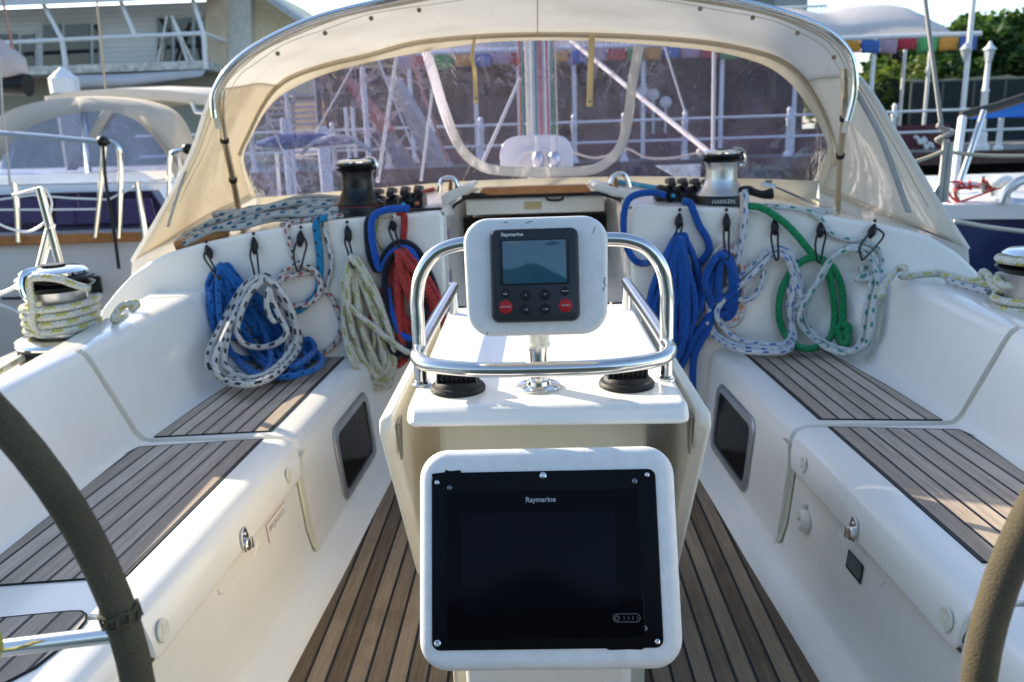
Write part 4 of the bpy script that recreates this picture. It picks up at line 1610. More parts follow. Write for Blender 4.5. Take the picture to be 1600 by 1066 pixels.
# elastic ties with black toggles that hold the coils
TG = 'black toggle ties holding the rope coils'
for (hx, hy, bx, by, lb, op) in (
        (322, 383, 342, 434, 'bright blue coil', 3), (396, 370, 402, 436, 'black flecked white coil', 5), (470, 360, 466, 422, 'small red flecked coil', 9), (542, 352, 551, 416, 'olive flecked coil', 3), (612, 344, 622, 384, 'red coil', 4),
        (1062, 333, 1055, 392, 'large cobalt coil', 4), (1135, 333, 1136, 402, 'short oval blue coil', 4), (1210, 342, 1213, 404, 'blue flecked white coil', 5), (1283, 346, 1279, 408, 'green rope', 7), (1367, 350, 1348, 404, 'green flecked white coil', 14)):
    t = thing('toggle_tie', 'black elastic tie with a toggle holding the ' + lb, 'rope tie', bulk(hx, hy), TG)
    q = MB()
    a, b = bulk(hx, hy, .012), bulk(hx + (bx - hx) * .42, hy + (by - hy) * .42, .02)
    d = (b - a)
    rad = [.004, .010, .0145, .0165, .015, .011, .006]
    q.tube([a + d * (k / 6) for k in range(7)], rad, 12)
    q.ball(bulk(hx, hy - 5, .006), .007)
    q.build('toggle', M_BLK, t)
    q = MB()
    mx, my = (hx + bx) / 2, (hy + by) / 2
    P = [bulk(hx, hy + 6, .012), bulk(hx - op, my - 6, .03), bulk(mx - op, my + 10, .06), bulk(bx - 2, by, .10), bulk(bx + 3, by, .10), bulk(mx + op * .8, my + 8, .06), bulk(hx + op, my - 10, .03), bulk(hx + 1, hy + 6, .012)]
    q.tube(spline(P, 5), .0042, 7)
    q.build('elastic_loop', M_BLK, t)

# flaked line lying on the coachroof edge to port
rnd = random.Random(5)
def roofpt(px, py, dz):
    """where the sight line meets the coachroof, dz above it"""
    d = ray(px, py)
    tt = 2.6
    while tt < 6:
        p = EYE + d * tt
        if p.z < roof_z(p.x) - .004 + dz and p.y > 3.2:
            break
        tt += .01
    return p
P = []
for k in range(9):
    x0 = -1.53 + rnd.uniform(-.03, .10) + .02 * (k % 3)
    x1 = -.84 + rnd.uniform(-.22, .05)
    y0, y1 = 3.435 + .030 * k + rnd.uniform(-.012, .012), 3.46 + .034 * k + rnd.uniform(-.015, .015)
    h = .014 + .012 * (k % 3)
    row = [(x0, y0, h)]
    for q in (.2, .4, .6, .8):
        row.append((x0 + (x1 - x0) * q, y0 + (y1 - y0) * q + rnd.uniform(-.022, .022), h + rnd.uniform(0, .028)))
    row += [(x1, y1, h + .01), (x1 + .035, y1 + .03, h + .015)]
    back = [(x1 - .02, y1 + .06, h + .02)]
    for q in (.7, .45, .2):
        back.append((x0 + (x1 - x0) * q, y0 + (y1 - y0) * q + .03 + rnd.uniform(-.03, .03), h + .02 + rnd.uniform(0, .035)))
    back += [(x0 + .02, y0 + .05, h + .02), (x0 - .02, y0 + .035, h + .01)]
    P += row + back
for a in range(12):
    P.append((-1.28 + .10 * cos(a * .9), 3.56 + .03 * sin(a * .9), .055 + .045 * abs(sin(a * .45))))
pts = [Vector((x, y, roof_z(x) + h)) for x, y, h in P]
q = MB()
q.tube(spline(pts, 5), .0138, 9)
tag(q.build('rope_coil', R_GREYB, smooth=180), 'pale rope with teal flecks flaked along the coachroof edge to port', 'rope coil')
# spare orange handled line in the flaked coil
q = MB()
q.tube([(-1.52, 3.46, roof_z(1.52) + .02), (-1.30, 3.48, roof_z(1.30) + .02)], .022, 12)
tag(q.build('wooden_peg', M_VARN), 'orange varnished peg lying under the flaked pale rope', 'peg')

# lines led over the coachroof edge to port (pale, thin, under the winch)
q = MB()
pts = [roofpt(x, y, .012) for x, y in ((440, 352), (470, 345), (505, 341), (535, 337), (560, 334))]
q.tube(spline(pts, 4), .011, 8)
tag(q.build('loose_rope', R_WRED, smooth=180), 'thin red flecked line lying on the coachroof edge beside the black winch', 'rope')
q = MB()
pts = [roofpt(x, y, .014) for x, y in ((1062, 296), (1030, 294), (1008, 291), (985, 287), (960, 284))]
q.tube(spline(pts, 4), .013, 8)
tag(q.build('loose_rope', R_SKY, smooth=180), 'sky blue line led aft to the starboard clutches', 'rope')
q = MB()
pts = [roofpt(x, y, .012) for x, y in ((1180, 322), (1215, 322), (1260, 330), (1290, 333))]
q.tube(spline(pts, 4), .010, 8)
tag(q.build('loose_rope', R_WGRN, smooth=180), 'thin green flecked line lying on the coachroof edge to starboard', 'rope')
q = MB()
pts = [roofpt(x, y, .012) for x, y in ((650, 306), (663, 299), (676, 296), (690, 290))]
q.tube(spline(pts, 4), .011, 8)
tag(q.build('loose_rope', R_RED, smooth=180), 'short red line led from the port turning block', 'rope')

# ================================================================ PRIMARY WINCHES ON THE SIDE DECKS
YA = 2.75
ap_ = atY(97, 500, YA)
zdk = .56
Mt = Matrix.Rotation(radians(4), 3, 'Y')
aw = winch('w', 'silver primary winch wrapped with yellow flecked line on the port side deck', (ap_.x, YA, zdk + .03), .092, .355, 'side', 'primary winches on the side decks')
bw = atY(1622, 430, 2.62)
bwn = winch('w', 'silver primary winch half out of view on the starboard side deck', (bw.x, 2.62, zdk + .03), .092, .34, 'side', 'primary winches on the side decks')


def wraps(c, r, z0, turns, rr, tail, name, label, mat, up=None):
    P = []
    for k in range(int(turns * 14)):
        a = 2 * pi * k / 14
        z = z0 + rr * 2.05 * k / 14
        P.append(Vector((c[0] + r * cos(a), c[1] + r * sin(a), z)))
    if up:
        P += [Vector(p) for p in up]
    P = [Vector(p) for p in tail] + P
    q = MB()
    q.tube(spline(P, 3), rr, 9)
    return tag(q.build(name, mat, smooth=180), label, 'rope')


cx_, cy_ = ap_.x, YA
tl = [atY(x, y, 2.70) for x, y in ((205, 485), (214, 476), (208, 473), (192, 478), (182, 490), (178, 500))]
tl += [Vector((cx_ + .17, cy_ + .10, zdk + .145)), Vector((cx_ + .115, cy_ - .01, zdk + .125))]
upn = [Vector((cx_ + .105 * cos(a), cy_ + .105 * sin(a), zdk + .235 + .0 * a)) for a in (5.2, 4.6, 4.0, 3.5)] if False else [atY(x, y, YA - .12) for x, y in ((60, 520), (50, 470), (46, 440), (60, 434), (90, 436), (120, 446), (140, 452))]
wraps((cx_, cy_), .112, zdk + .118, 4.2, .0125, tl, 'winch_rope', 'yellow flecked pale line wrapped round the port primary winch', R_YEL, upn)

# starboard: pile of sheet lying along the coaming
bx_ = bw.x
P = [atZ(x, y, z) for x, y, z in ((1376, 466, .70), (1380, 448, .72), (1392, 432, .735), (1402, 421, .75), (1412, 418, .76), (1416, 428, .74), (1408, 432, .73), (1420, 432, .73), (1450, 428, .735), (1475, 428, .735), (1510, 438, .735), (1548, 446, .735), (1580, 452, .735), (1625, 452, .74), (1660, 446, .75))]
q = MB()
q.tube(spline(P, 5), .0128, 9)
tag(q.build('sheet_rope', R_YEL, smooth=180), 'pale yellow flecked sheet lying along the top of the starboard coaming', 'rope')
q = MB()
P = [atZ(x, y, z) for x, y, z in ((1462, 426, .732), (1490, 434, .732), (1528, 440, .74), (1535, 425, .77), (1545, 432, .77), (1552, 446, .76), (1575, 455, .75), (1620, 458, .75), (1680, 440, .76), (1640, 432, .77), (1580, 440, .76), (1562, 430, .78), (1560, 440, .78), (1580, 448, .775), (1640, 444, .78), (1690, 428, .78))]
q.tube(spline(P, 5), .0128, 9)
tag(q.build('sheet_rope', R_YEL, smooth=180), 'tangle of yellow flecked sheet piled by the starboard primary winch', 'rope')
q = MB()
P = [atZ(x, y, .722) for x, y in ((1480, 437), (1498, 444), (1520, 450), (1545, 457))]
q.tube(spline(P, 4), .0115, 8)
tag(q.build('sheet_rope', R_WBLU, smooth=180), 'blue flecked line under the yellow flecked sheet on the starboard coaming', 'rope')
P = []
for k in range(34):
    a = 2 * pi * k / 12
    P.append(Vector((bx_ + .113 * cos(a), 2.62 + .113 * sin(a), zdk + .13 + .027 * k / 12 + (.10 if k > 26 else 0))))
q = MB()
q.tube(spline(P, 3), .0128, 9)
tag(q.build('winch_rope', R_YEL, smooth=180), 'yellow flecked line wrapped round the starboard primary winch', 'rope')
# line led aft along the port side deck, and the yellow line hung at the helm seat
q = MB()
P = [atZ(x, y, .62) for x, y in ((52, 548), (30, 562), (0, 580), (-40, 604))]
q.tube(spline(P, 4), .012, 8)
tag(q.build('sheet_rope', R_OLIVE, smooth=180), 'pale line led aft along the port side deck from the winch', 'rope')
q = MB()
P = [atY(x, y, .72) for x, y in ((-46, 966), (-26, 974), (-12, 990), (-6, 1008), (-11, 1026), (-28, 1036), (-50, 1030))]
q.tube(spline(P, 4), .0065, 8)
tag(q.build('loose_rope', rope_mat('yellow braid', (.50, .46, .05), [(K, .03, .008, 3, 0)]), smooth=180), 'yellow rope with black flecks at the helm seat edge', 'rope')

# ================================================================ SPRAYHOOD
M_CANV = canvas('cream canvas', (.84, .79, .69), .45, stain=.3)
M_CANW = canvas('pale canvas lining', (.88, .86, .82), .50, stain=.15)
M_VIN = vinyl('clear window plastic', (.80, .78, .97), .7, .15, (.58, .54, .86), .5, 2.0)
M_BRASS = metal('weathered stainless', (.50, .43, .32), .25, .15)
hood = thing('sprayhood', 'cream canvas sprayhood with clear windows and steel bows over the companionway', 'sprayhood', (0, 3.9, .95))
YH, YF = 3.35, 4.40
HPX = [(1308, 322), (1313, 270), (1322, 205), (1333, 160), (1336, 122), (1326, 84), (1292, 50), (1230, 24), (1130, 0), (1000, -15), (840, -22), (690, -12), (565, 12), (480, 36), (405, 72), (362, 105), (338, 140), (333, 167), (341, 210), (356, 262), (374, 330)]
EPX = [(1512, 388), (1462, 310), (1412, 228), (1366, 152), (1338, 114)] + HPX[5:-5] + [(338, 136), (322, 172), (300, 238), (260, 318), (207, 408)]
APX = [(1284, 300), (1300, 262), (1302, 225), (1284, 170), (1252, 118), (1216, 90), (1167, 74), (1100, 62), (1020, 55), (930, 51), (840, 50), (750, 53), (650, 63), (579, 82), (521, 95), (469, 111), (439, 128), (415, 156), (390, 205), (374, 250), (390, 312)]
CPX = [(1279, 283), (1291, 240), (1291, 220), (1270, 177), (1239, 134), (1205, 107), (1167, 92), (1115, 80), (1020, 70), (930, 64), (840, 63), (750, 67), (661, 81), (600, 92), (544, 105), (493, 121), (443, 146), (415, 173), (394, 210), (380, 250), (401, 309)]


def resamp(P, n):
    P = spline([Vector((x, y, 0)) for x, y in P], 8)
    Ls = [0]
    for a, b in zip(P, P[1:]):
        Ls.append(Ls[-1] + (b - a).length)
    out, j = [], 0
    for k in range(n):
        t = Ls[-1] * k / (n - 1)
        while j < len(P) - 2 and Ls[j + 1] < t:
            j += 1
        f = (t - Ls[j]) / max(Ls[j + 1] - Ls[j], 1e-9)
        p = P[j].lerp(P[j + 1], f)
        out.append((p.x, p.y))
    return out


def yleg(i, n, Y, Yb):
    """the legs of a bow rake forward towards their foot"""
    k = min(i, n - 1 - i) / (n - 1)
    return Y + (Yb - Y) * max(0, 1 - k / .16) ** 1.3


def smooth_rows(P, n=4):
    return spline([Vector((x, y, 0)) for x, y in P], n)


H_ = [(p.x, p.y) for p in smooth_rows(HPX)]
A_ = [(p.x, p.y) for p in smooth_rows(APX)]
C_ = [(p.x, p.y) for p in smooth_rows(CPX)]
n = len(H_)
E_ = [(p.x, p.y) for p in smooth_rows(EPX)]
H3 = [atY(x, y, yleg(i, n, YH, 3.40)) for i, (x, y) in enumerate(E_)]
A3 = [atY(x, y, yleg(i, n, YF, 4.30)) for i, (x, y) in enumerate(A_)]
C3 = [atY(x, y, yleg(i, n, YF + .07, 4.36)) for i, (x, y) in enumerate(C_)]
rows = []
for k in range(9):
    t = k / 8
    row = []
    for i in range(n):
        p = H3[i].lerp(A3[i], t)
        sag = sin(pi * t)
        w = sin(pi * i / (n - 1))
        p = p + Vector((0, 0, .030 * sag * w)) + Vector((.02 * (1 if p.x > 0 else -1) * sag * (1 - w), 0, 0))
        p.z += .006 * sin(i * .9 + k) * sag
        row.append(p)
    rows.append(row)
NW = 15                                          # columns that belong to each side panel
mb = MB().grid([r[NW:n - NW] for r in rows])
top = mb.build('canopy', M_CANW, hood, smooth=180, solid=.003)
for sg, sl in ((1, slice(0, NW + 1)), (-1, slice(n - NW - 1, n))):
    q = MB().grid([r[sl] for r in rows])
    q.build('side_wing', canvas('port wing canvas', (.82, .76, .64), .42, stain=.42) if sg < 0 else canvas('sun-pale wing canvas', (.90, .87, .80), .40, stain=.18), hood, smooth=180, solid=.003)  # one cloth: starboard copy paler for sunlight, port copy warmer for its glow
    q = MB()
    q.tube([p + Vector((0, -.004, 0)) for p in rows[0][sl]], .008, 8)
    q.build('wing_piping', M_CANW, hood)
    q = MB()
    q.tube([r[0 if sg > 0 else n - 1] + Vector((0, 0, .01)) for r in rows], [.005 + .010 * min(1, k / 3) for k in range(9)], 8)
    q.build('bottom_hem', M_CANV, hood)
    # panel seam behind the bow leg
    q = MB()
    i_ = NW if sg > 0 else n - 1 - NW
    q.tube([r[i_] + Vector((-sg * .003, -.002, 0)) for r in rows], .0022, 5)
    q.build('seam', plain('seam thread', (.42, .36, .27), .8), hood)
for k, nm in ((1, 'hem'), (2, 'stitching')):
    q = MB()
    q.tube([p + Vector((0, 0, -.004)) for p in rows[k][3:-3]], .0022 if k == 1 else .0012, 5)
    q.build('seam', plain('seam thread', (.42, .36, .27), .8), top)
q = MB()
ic = min(range(n), key=lambda i: abs(H3[i].x + .01))
q.tube([rows[k][ic] + Vector((0, 0, -.004)) for k in range(9)], .0025, 5)
q.build('seam', plain('seam thread', (.42, .36, .27), .8), top)
mb = MB().grid([A3, [a.lerp(c, .5) + Vector((0, -.006, -.002)) for a, c in zip(A3, C3)], C3])
mb.build('window_border', M_CANV, hood, smooth=180, solid=.004)
# lower corners of the canopy, closed down to the coachroof
for i in (0, n - 1):
    hp, ap2, cp = H3[i], A3[i], C3[i]
    lo = lambda p: Vector((p.x * 1.01, p.y, min(p.z - .02, roof_z(p.x) - .02)))
    q = MB().grid([[hp, hp.lerp(ap2, .5) + Vector((0, 0, 0)), ap2, cp + Vector((0, -.01, 0))], [lo(hp), lo(hp.lerp(ap2, .5)), lo(ap2), lo(cp)]])
    q.build('corner_flap', M_CANW, hood, smooth=180, solid=.004)
# clear window: from the border down to the coachroof
BPX = [(1279, 283), (1250, 282), (1200, 280), (1140, 279), (1080, 277), (1000, 276), (930, 277), (840, 279), (760, 282), (700, 285), (640, 290), (580, 295), (520, 300), (460, 305), (401, 309)]
B_ = resamp(BPX, n)
rows = []
B3 = []
for i in range(n):
    w = sin(pi * i / (n - 1))
    B3.append(atY(B_[i][0], B_[i][1], 4.36 + .42 * w ** .7))
Ct = resamp(CPX, n)
for k in range(9):
    t = k / 8
    row = []
    for i in range(n):
        p = C3[i].lerp(B3[i], t)
        row.append(p + Vector((0, .03 * sin(pi * t) * sin(pi * i / (n - 1)), 0)))
    rows.append(row)
mb = MB().grid(rows)
mb.build('clear_window', M_VIN, hood, smooth=180)
# canvas apron under the window down to the coachroof
rows = [B3, [p + Vector((0, .02, -.045 - .02 * abs(p.x) ** 2)) for p in B3], [Vector((p.x * 1.03, p.y + .05, min(p.z - .07, roof_z(p.x) - .01))) for p in B3]]
mb = MB().grid(rows)
mb.build('apron', M_CANV, hood, smooth=180, solid=.004)
# pale zip border of the opening centre panel
ZP = [(664, 74), (676, 112), (690, 160), (705, 202), (722, 234), (744, 255), (775, 266), (850, 269), (920, 266), (950, 252), (970, 228), (981, 188), (988, 130), (998, 72)]
pts = spline([Vector((x, y, 0)) for x, y in ZP], 5)
def onwin(x, y, d=.0):
    tq = max(0, min(1, (y - 65) / 215))
    return atY(x, y, YF + .07 + .30 * tq + .03 * sin(pi * tq) - d)
mb = MB()
rows = []
for i, p in enumerate(pts):
    a, b = pts[max(i - 1, 0)], pts[min(i + 1, len(pts) - 1)]
    tn = (b - a).normalized()
    nn = Vector((-tn.y, tn.x, 0))
    rows.append([onwin((p + nn * s).x, (p + nn * s).y, .02 + e) for s, e in ((-7.5, 0), (-4, .006), (-1, .003), (1, .003), (4, .006), (7.5, 0))])
mb.grid(rows)
mb.build('zip_border', canvas('off-white webbing', (.92, .90, .85), .62, stain=.05), hood, smooth=180, solid=.004)
# bows
M_RIM = metal('bright bow tube', (.74, .75, .76), .10)
mb = MB()
sub = [i for i in range(n) if 8 <= i <= n - 11]
aft = [atY(x, y - 2.5, 3.33) for x, y in H_][9:n - 10]
mb.tube(aft, .0128, 12)
mb.build('aft_bow', M_RIM, hood)
mb = MB()
mb.tube([atY(x + (3 if x < 800 else -3), y + 3, 3.36) for x, y in H_][8:n - 9], .011, 10)
mb.build('edge_piping', M_CANV, hood)
mb = MB()
mb.tube([a + Vector((0, -.03, -.016)) for a in A3][5:-5], .0125, 10)
mb.build('front_bow', M_BRASS, hood)
for pts in ([(347, 142), (345, 168), (351, 220), (364, 281), (376, 332)], [(1318, 108), (1320, 150), (1319, 185), (1313, 243), (1309, 322)]):
    mb = MB()
    Ys = (3.44, 3.44, 3.50, 3.66, 3.82)
    P3 = [atY(x, y, Y) for (x, y), Y in zip(pts, Ys)]
    P3[-1].z = roof_z(P3[-1].x)
    mb.tube(spline(P3, 5), .0135, 10)
    lg = mb.build('bow_leg', M_BRASS, hood)
    for k in (2, 3):
        q = MB()
        d = (P3[k] - P3[k - 1]).normalized()
        q.tube([P3[k] - d * .008, P3[k] + d * .008], .0185, 10)
        q.build('clamp', M_BLK, lg)
    q = MB()
    q.lathe([(0, 0), (.035, 0), (.035, .006), (.022, .012), (.018, .03), (0, .03)], P3[-1], None, 18)
    q.build('foot', M_SS, lg)
# snap fasteners along the aft edge
for (x, y) in ((434, 82), (508, 50), (580, 27), (655, 14), (1094, 12), (1176, 26), (1246, 50), (1303, 88)):
    q = MB()
    p = atY(x, y + 2, 3.40)
    q.lathe([(0, -.003), (.009, -.003), (.009, .003), (0, .003)], p, Matrix.Rotation(pi / 2, 3, 'X'), 10)
    q.build('snap', M_BRASS, hood)
# webbing straps down the wings
for pts, w in (([(1336, 140), (1372, 205), (1392, 255), (1410, 305), (1420, 332)], 5), ([(290, 268), (276, 310), (262, 355)], 2)):
    mb = MB()
    rows = []
    for p in spline([Vector((*p, 0)) for p in pts], 4):
        rows.append([atY(p.x + s, p.y, 3.345) for s in (-w, 0, w)])
    mb.grid(rows)
    mb.build('strap', plain('grey webbing', (.36, .35, .33), .8), hood, smooth=180, solid=.004)
# hanging window ties
for k, (pts, w) in enumerate((([(741, 62), (738, 85), (741, 110), (743, 135), (744, 162)], 3.2), ([(925, 54), (924, 80), (923, 110), (922, 140), (921, 167)], 4.8))):
    mb = MB()
    rows = []
    ps = spline([Vector((*p, 0)) for p in pts], 4)
    for i, p in enumerate(ps):
        a = (1.1 - 1.3 * i / len(ps)) if k == 0 else 0
        u = Vector((w, 0, 0))
        Yc = 4.34
        rows.append([atY(p.x - w * cos(a), p.y, Yc - .03 * sin(a)), atY(p.x + w * cos(a), p.y, Yc + .03 * sin(a))])
    mb.grid(rows)
    st = mb.build('hanging_strap', canvas('yellowed webbing', (.85, .76, .50), .6, stain=.1), hood, smooth=180, solid=.004)
    q = MB()
    p = ps[-2]
    q.lathe([(.004, -.004), (.009, -.003), (.009, .003), (.004, .004)], atY(p.x, p.y - 3, 4.33), Matrix.Rotation(pi / 2, 3, 'X'), 14)
    q.build('eyelet', M_BRASS, st)

# ================================================================ MAST, RIGGING AND DECK GEAR FORWARD OF THE SPRAYHOOD
YM = 7.6
mast = thing('mast', 'grey aluminium mast standing on the coachroof beyond the sprayhood window', 'mast', (atY(842, 220, YM).x, YM, .75))
mc = atY(842, 200, YM)
mb = MB()
ol = [(x * .11, y * .15) for x, y in [(cos(a), sin(a)) for a in [2 * pi * k / 28 for k in range(28)]]]
mb.hexa([(mc.x + x, YM + y, .7) for x, y in ol], [(mc.x + x, YM + y, 12) for x, y in ol])
mb.build('mast_section', plain('silver anodised mast', (.50, .52, .54), .35, metal=.6, var=.06), mast, smooth=60)
for (px, c, r, nm) in ((813, (.42, .12, .05), .010, 0), (817, (.02, .22, .20), .012, 0), (826, (.66, .62, .48), .020, 0), (838, (.03, .20, .26), .011, 0), (846, (.42, .06, .08), .012, 0), (857, (.40, .05, .07), .010, 0), (866, (.012, .20, .10), .012, 0), (871, (.55, .50, .35), .008, 0)):
    a = atY(px, 205, YM - .17)
    mb = MB()
    mb.tube([(a.x, YM - .17, .85), (a.x + (mc.x - a.x) * .4, YM - .17, 9)], r, 8)
    tag(mb.build('halyard', plain('halyard', c, .8, var=.3, scale=60)), {813: 'rust red halyard at the port edge of the mast', 817: 'dark teal halyard beside the rust red one', 826: 'thick cream halyard on the mast', 838: 'blue green halyard in the middle of the mast', 846: 'crimson halyard just right of the mast centre', 857: 'dark red halyard led to the second block at the mast foot', 866: 'green halyard on the starboard side of the mast', 871: 'thin tan halyard at the starboard edge of the mast'}[px], 'halyard', 'halyards led down the mast')
# moulded white vent pod at the mast foot, seen through the window
pd = thing('mast_foot_pod', 'white moulded vent pod on the coachroof at the foot of the mast', 'deck pod', (mc.x, 7.1, .75))
P = [(783, 262), (781, 240), (788, 222), (806, 213), (840, 211), (876, 212), (891, 224), (896, 245), (896, 262)]
mb = MB()
pts = spline([Vector((x, y, 0)) for x, y in P], 4)
b = [atY(p.x, p.y, 6.55) for p in pts]
t_ = [atY(840 + (p.x - 840) * .86, 262 + (p.y - 262) * .88, 7.05) for p in pts]
mb.hexa(b, t_)
mb.build('shell', M_GEL, pd, bevel=.02, bseg=3)
mb = MB()
P = [(808, 262), (812, 246), (824, 237), (846, 235), (862, 243), (866, 262)]
mb.tube(spline([atY(x, y, 6.50) for x, y in P], 5), .02, 8)
mb.build('rim', M_GELC, pd)
for px in (841, 866):
    q = MB()
    a, b = atY(px, 214, 6.4), atY(px, 240, 6.4)
    q.tube([a, b], .022, 8)
    q.ball(atY(px, 250, 6.4), (.05, .05, .07))
    tag(q.build('turning_block', M_ALU), 'grey block %s the mast foot pod' % ('on the port side of' if px < 850 else 'on the starboard side of'), 'turning block')
for (p0_, p1_, Y0, Y1, r, lb) in (
        ((882, 55), (1118, 246), 6.6, 4.9, .016, 'white rope slanting down to starboard behind the sprayhood window'),
        ((620, 84), (590, 285), 5.6, 5.3, .012, 'pale rope hanging outside the port window beyond the black winch'),
        ((676, 140), (658, 283), 6.4, 6.2, .010, 'thin pale line outside the window left of the zip border'),
        ((813, 122), (752, 258), 7.4, 6.4, .014, 'grey rope slanting from the mast to the port side of the pod'),
        ((1036, 64), (1072, 180), 7.5, 7.4, .009, 'thin wire shroud beyond the starboard window'),
        ((1116, 66), (1114, 236), 6.2, 6.2, .014, 'pale upright line outside the window above the silver winch'),
        ((432, 240), (437, 310), 5.2, 5.2, .012, 'short pale line outside the port corner of the window')):
    q = MB()
    q.tube([atY(*p0_, Y0), atY(*p0_, Y0).lerp(atY(*p1_, Y1), .5) + Vector((0, 0, -.004)), atY(*p1_, Y1)], r, 8)
    tag(q.build('rigging_line', plain('pale rope', (.60, .57, .50), .8, var=.15, scale=80)), lb, 'rigging line')
# slanted tinted hatch standing open to starboard of the winch
q = MB()
P = [atY(x, y, 5.2) for x, y in ((1024, 259), (1096, 256), (1094, 283), (1062, 281))]
q.prism(P, (0, .03, .0))
tag(q.build('open_hatch', plain('pale acrylic', (.50, .58, .58), .15, var=.5, scale=14), bevel=.006), 'tilted pale deck hatch seen through the window behind the starboard clutches', 'deck hatch')
# lifeline strung across outside the window
q = MB()
P = [atY(x, y, 8.3) for x, y in ((895, 238), (930, 247), (968, 238), (982, 233), (1010, 246), (1050, 247), (1095, 238))]
q.tube(spline(P, 5), .011, 6)
q.ball(P[-1], .045)
tag(q.build('guard_line', plain('hemp line', (.56, .49, .37), .8)), 'sagging tan guard line outside the starboard window', 'guard line')

# shroud, gate stanchion and lifelines of the yacht to starboard
q = MB()
a, b = atY(1444, -10, 4.6), atY(1472, 205, 4.45)
q.tube([a + (a - b) * .8, a, b], .0115, 8)
tag(q.build('wire_stay', R_GRY), 'grey rope covered stay coming down to the starboard gate post', 'stay')
st_ = thing('gate_stanchion', 'grey steel gate post beside the starboard side wing with a lashing on top', 'stanchion', atY(1470, 310, 4.4))
for P in (((1478, 218), (1467, 318)), ((1486, 222), (1476, 316)), ((1466, 290), (1452, 320))):
    q = MB()
    q.tube([atY(*P[0], 4.4), atY(*P[1], 4.4)], .0165 if P[0][0] != 1466 else .010, 10)
    q.build('tube', plain('dull steel', (.40, .40, .38), .35, metal=.7, var=.15), st_)
q = MB()
for k in range(14):
    pass
c = atY(1476, 212, 4.4)
q.tube(spline([c + Vector((.035 * cos(a), .03 * sin(a), -.05 + .011 * a)) for a in [k * .9 for k in range(12)]], 3), .012, 7)
q.build('lashing', R_GRY, st_)
for P, lb in (([(1484, 238), (1520, 242), (1560, 244), (1610, 244)], 'tan lifeline running to starboard from the gate post'), ([(1474, 236), (1450, 246), (1416, 257), (1380, 268)], 'tan lifeline running from the gate post behind the side wing')):
    q = MB()
    q.tube(spline([atY(x, y, 4.4) for x, y in P], 4), .010, 7)
    tag(q.build('lifeline', plain('tan lifeline', (.50, .43, .30), .7)), lb, 'lifeline')
# port gate stanchion
st_ = thing('gate_stanchion', 'polished steel twin leg gate post rising behind the port primary winch', 'stanchion', atY(70, 420, 3.1))
for P in (((62, 294), (93, 412)), ((80, 350), (62, 420))):
    q = MB()
    q.tube([atY(*P[0], 3.2), atY(*P[1], 3.2)], .0165, 12)
    q.build('tube', M_SS, st_)
q = MB()
q.tube([atY(20, 305, 3.25), atY(40, 300, 3.2), atY(66, 293, 3.2)], .006, 6)
q.tube(spline([atY(72, 296, 3.2), atY(81, 318, 3.2), atY(72, 345, 3.2), atY(45, 362, 3.2), atY(12, 356, 3.2), atY(-10, 345, 3.2)], 4), .005, 6)
tag(q.build('lifeline', M_WHITE), 'thin white lifeline looped from the port gate post', 'lifeline')
# lifelines led to the port primary winch
for P, lb in (([(-10, 464), (18, 452), (45, 434)], 'grey wire end with a swage beside the port primary winch'), ([(-10, 473), (10, 480), (40, 492), (60, 500)], 'lower grey wire behind the port primary winch')):
    q = MB()
    q.tube([atY(x, y, 2.9) for x, y in P], .0065, 7)
    tag(q.build('lifeline', M_ALU), lb, 'lifeline')
# turnbuckle fitting on the coachroof to starboard
q = MB()
q.tube([atY(1190, 288, 3.7), atY(1212, 292, 3.68)], .012, 8)
q.tube([atY(1212, 292, 3.68), atY(1262, 314, 3.55)], .006, 6)
q.box(atY(1200, 286, 3.7), (.03, .02, .025))
tag(q.build('turnbuckle', M_SS), 'steel turnbuckle with wire beside the starboard bow leg', 'turnbuckle')
q = MB()
q.box(atY(1235, 327, 3.45) + Vector((.02, 0, -.01)), (.30, .05, .025))
tag(q.build('deck_track', M_ALU, bevel=.004), 'grey deck track on the coachroof edge to starboard', 'deck track')

# ================================================================ MOORED YACHT TO PORT
M_NHUL = gelcoat('shaded grey topsides', (.52, .51, .50), .3, .5)  # white topsides greyed in the colour to stand for their shade
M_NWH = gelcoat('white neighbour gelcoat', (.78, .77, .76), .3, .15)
M_PANE = NT('purple tinted acrylic'); M_PANE.set(color=(.016, .008, .034), rough=.08, spec=.6); M_PANE = M_PANE.mat
nbr = thing('moored_yacht', 'white yacht with shade-greyed topsides, purple windows and a canvas sprayhood moored to port', 'yacht', (-7, 8.5, -.9))
YN = 7.0


def nb(px, py, Y=YN):
    return atY(px, py, Y)


def level(px, z, Y=YN):
    p = nb(px, 300, Y)
    return Vector((p.x, Y, z))


zr_ = nb(120, 378).z
xe = nb(318, 300).x
mb = MB()
rows = []
for x, y0, w in ((-15, 0, 3.6), (-12, 0, 3.8), (-8, 0, 3.8), (-5, .0, 3.7), (xe - .5, .15, 3.2), (xe, .5, 2.5)):
    rows.append([(x, YN + y0 + .3, -1.2), (x, YN + y0 + .04, -.2), (x, YN + y0, zr_), (x, YN + y0 + .05, zr_ + .06), (x, YN + y0 + w, zr_ + .06), (x, YN + y0 + w, -1.2)])
mb.grid(rows)
mb.add(rows[-1], [tuple(range(6))])
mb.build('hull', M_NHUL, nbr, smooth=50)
mb = MB()
mb.box(((-15 + xe - .5) / 2, YN - .008, zr_ + .03), (15 + xe - .5, .05, .085))
mb.build('toe_rail', M_VARN, nbr, bevel=.01)
ct, cb = nb(120, 268, 7.5).z, zr_ + .04
mb = MB()
xa, xb = -15, nb(262, 300, 7.5).x
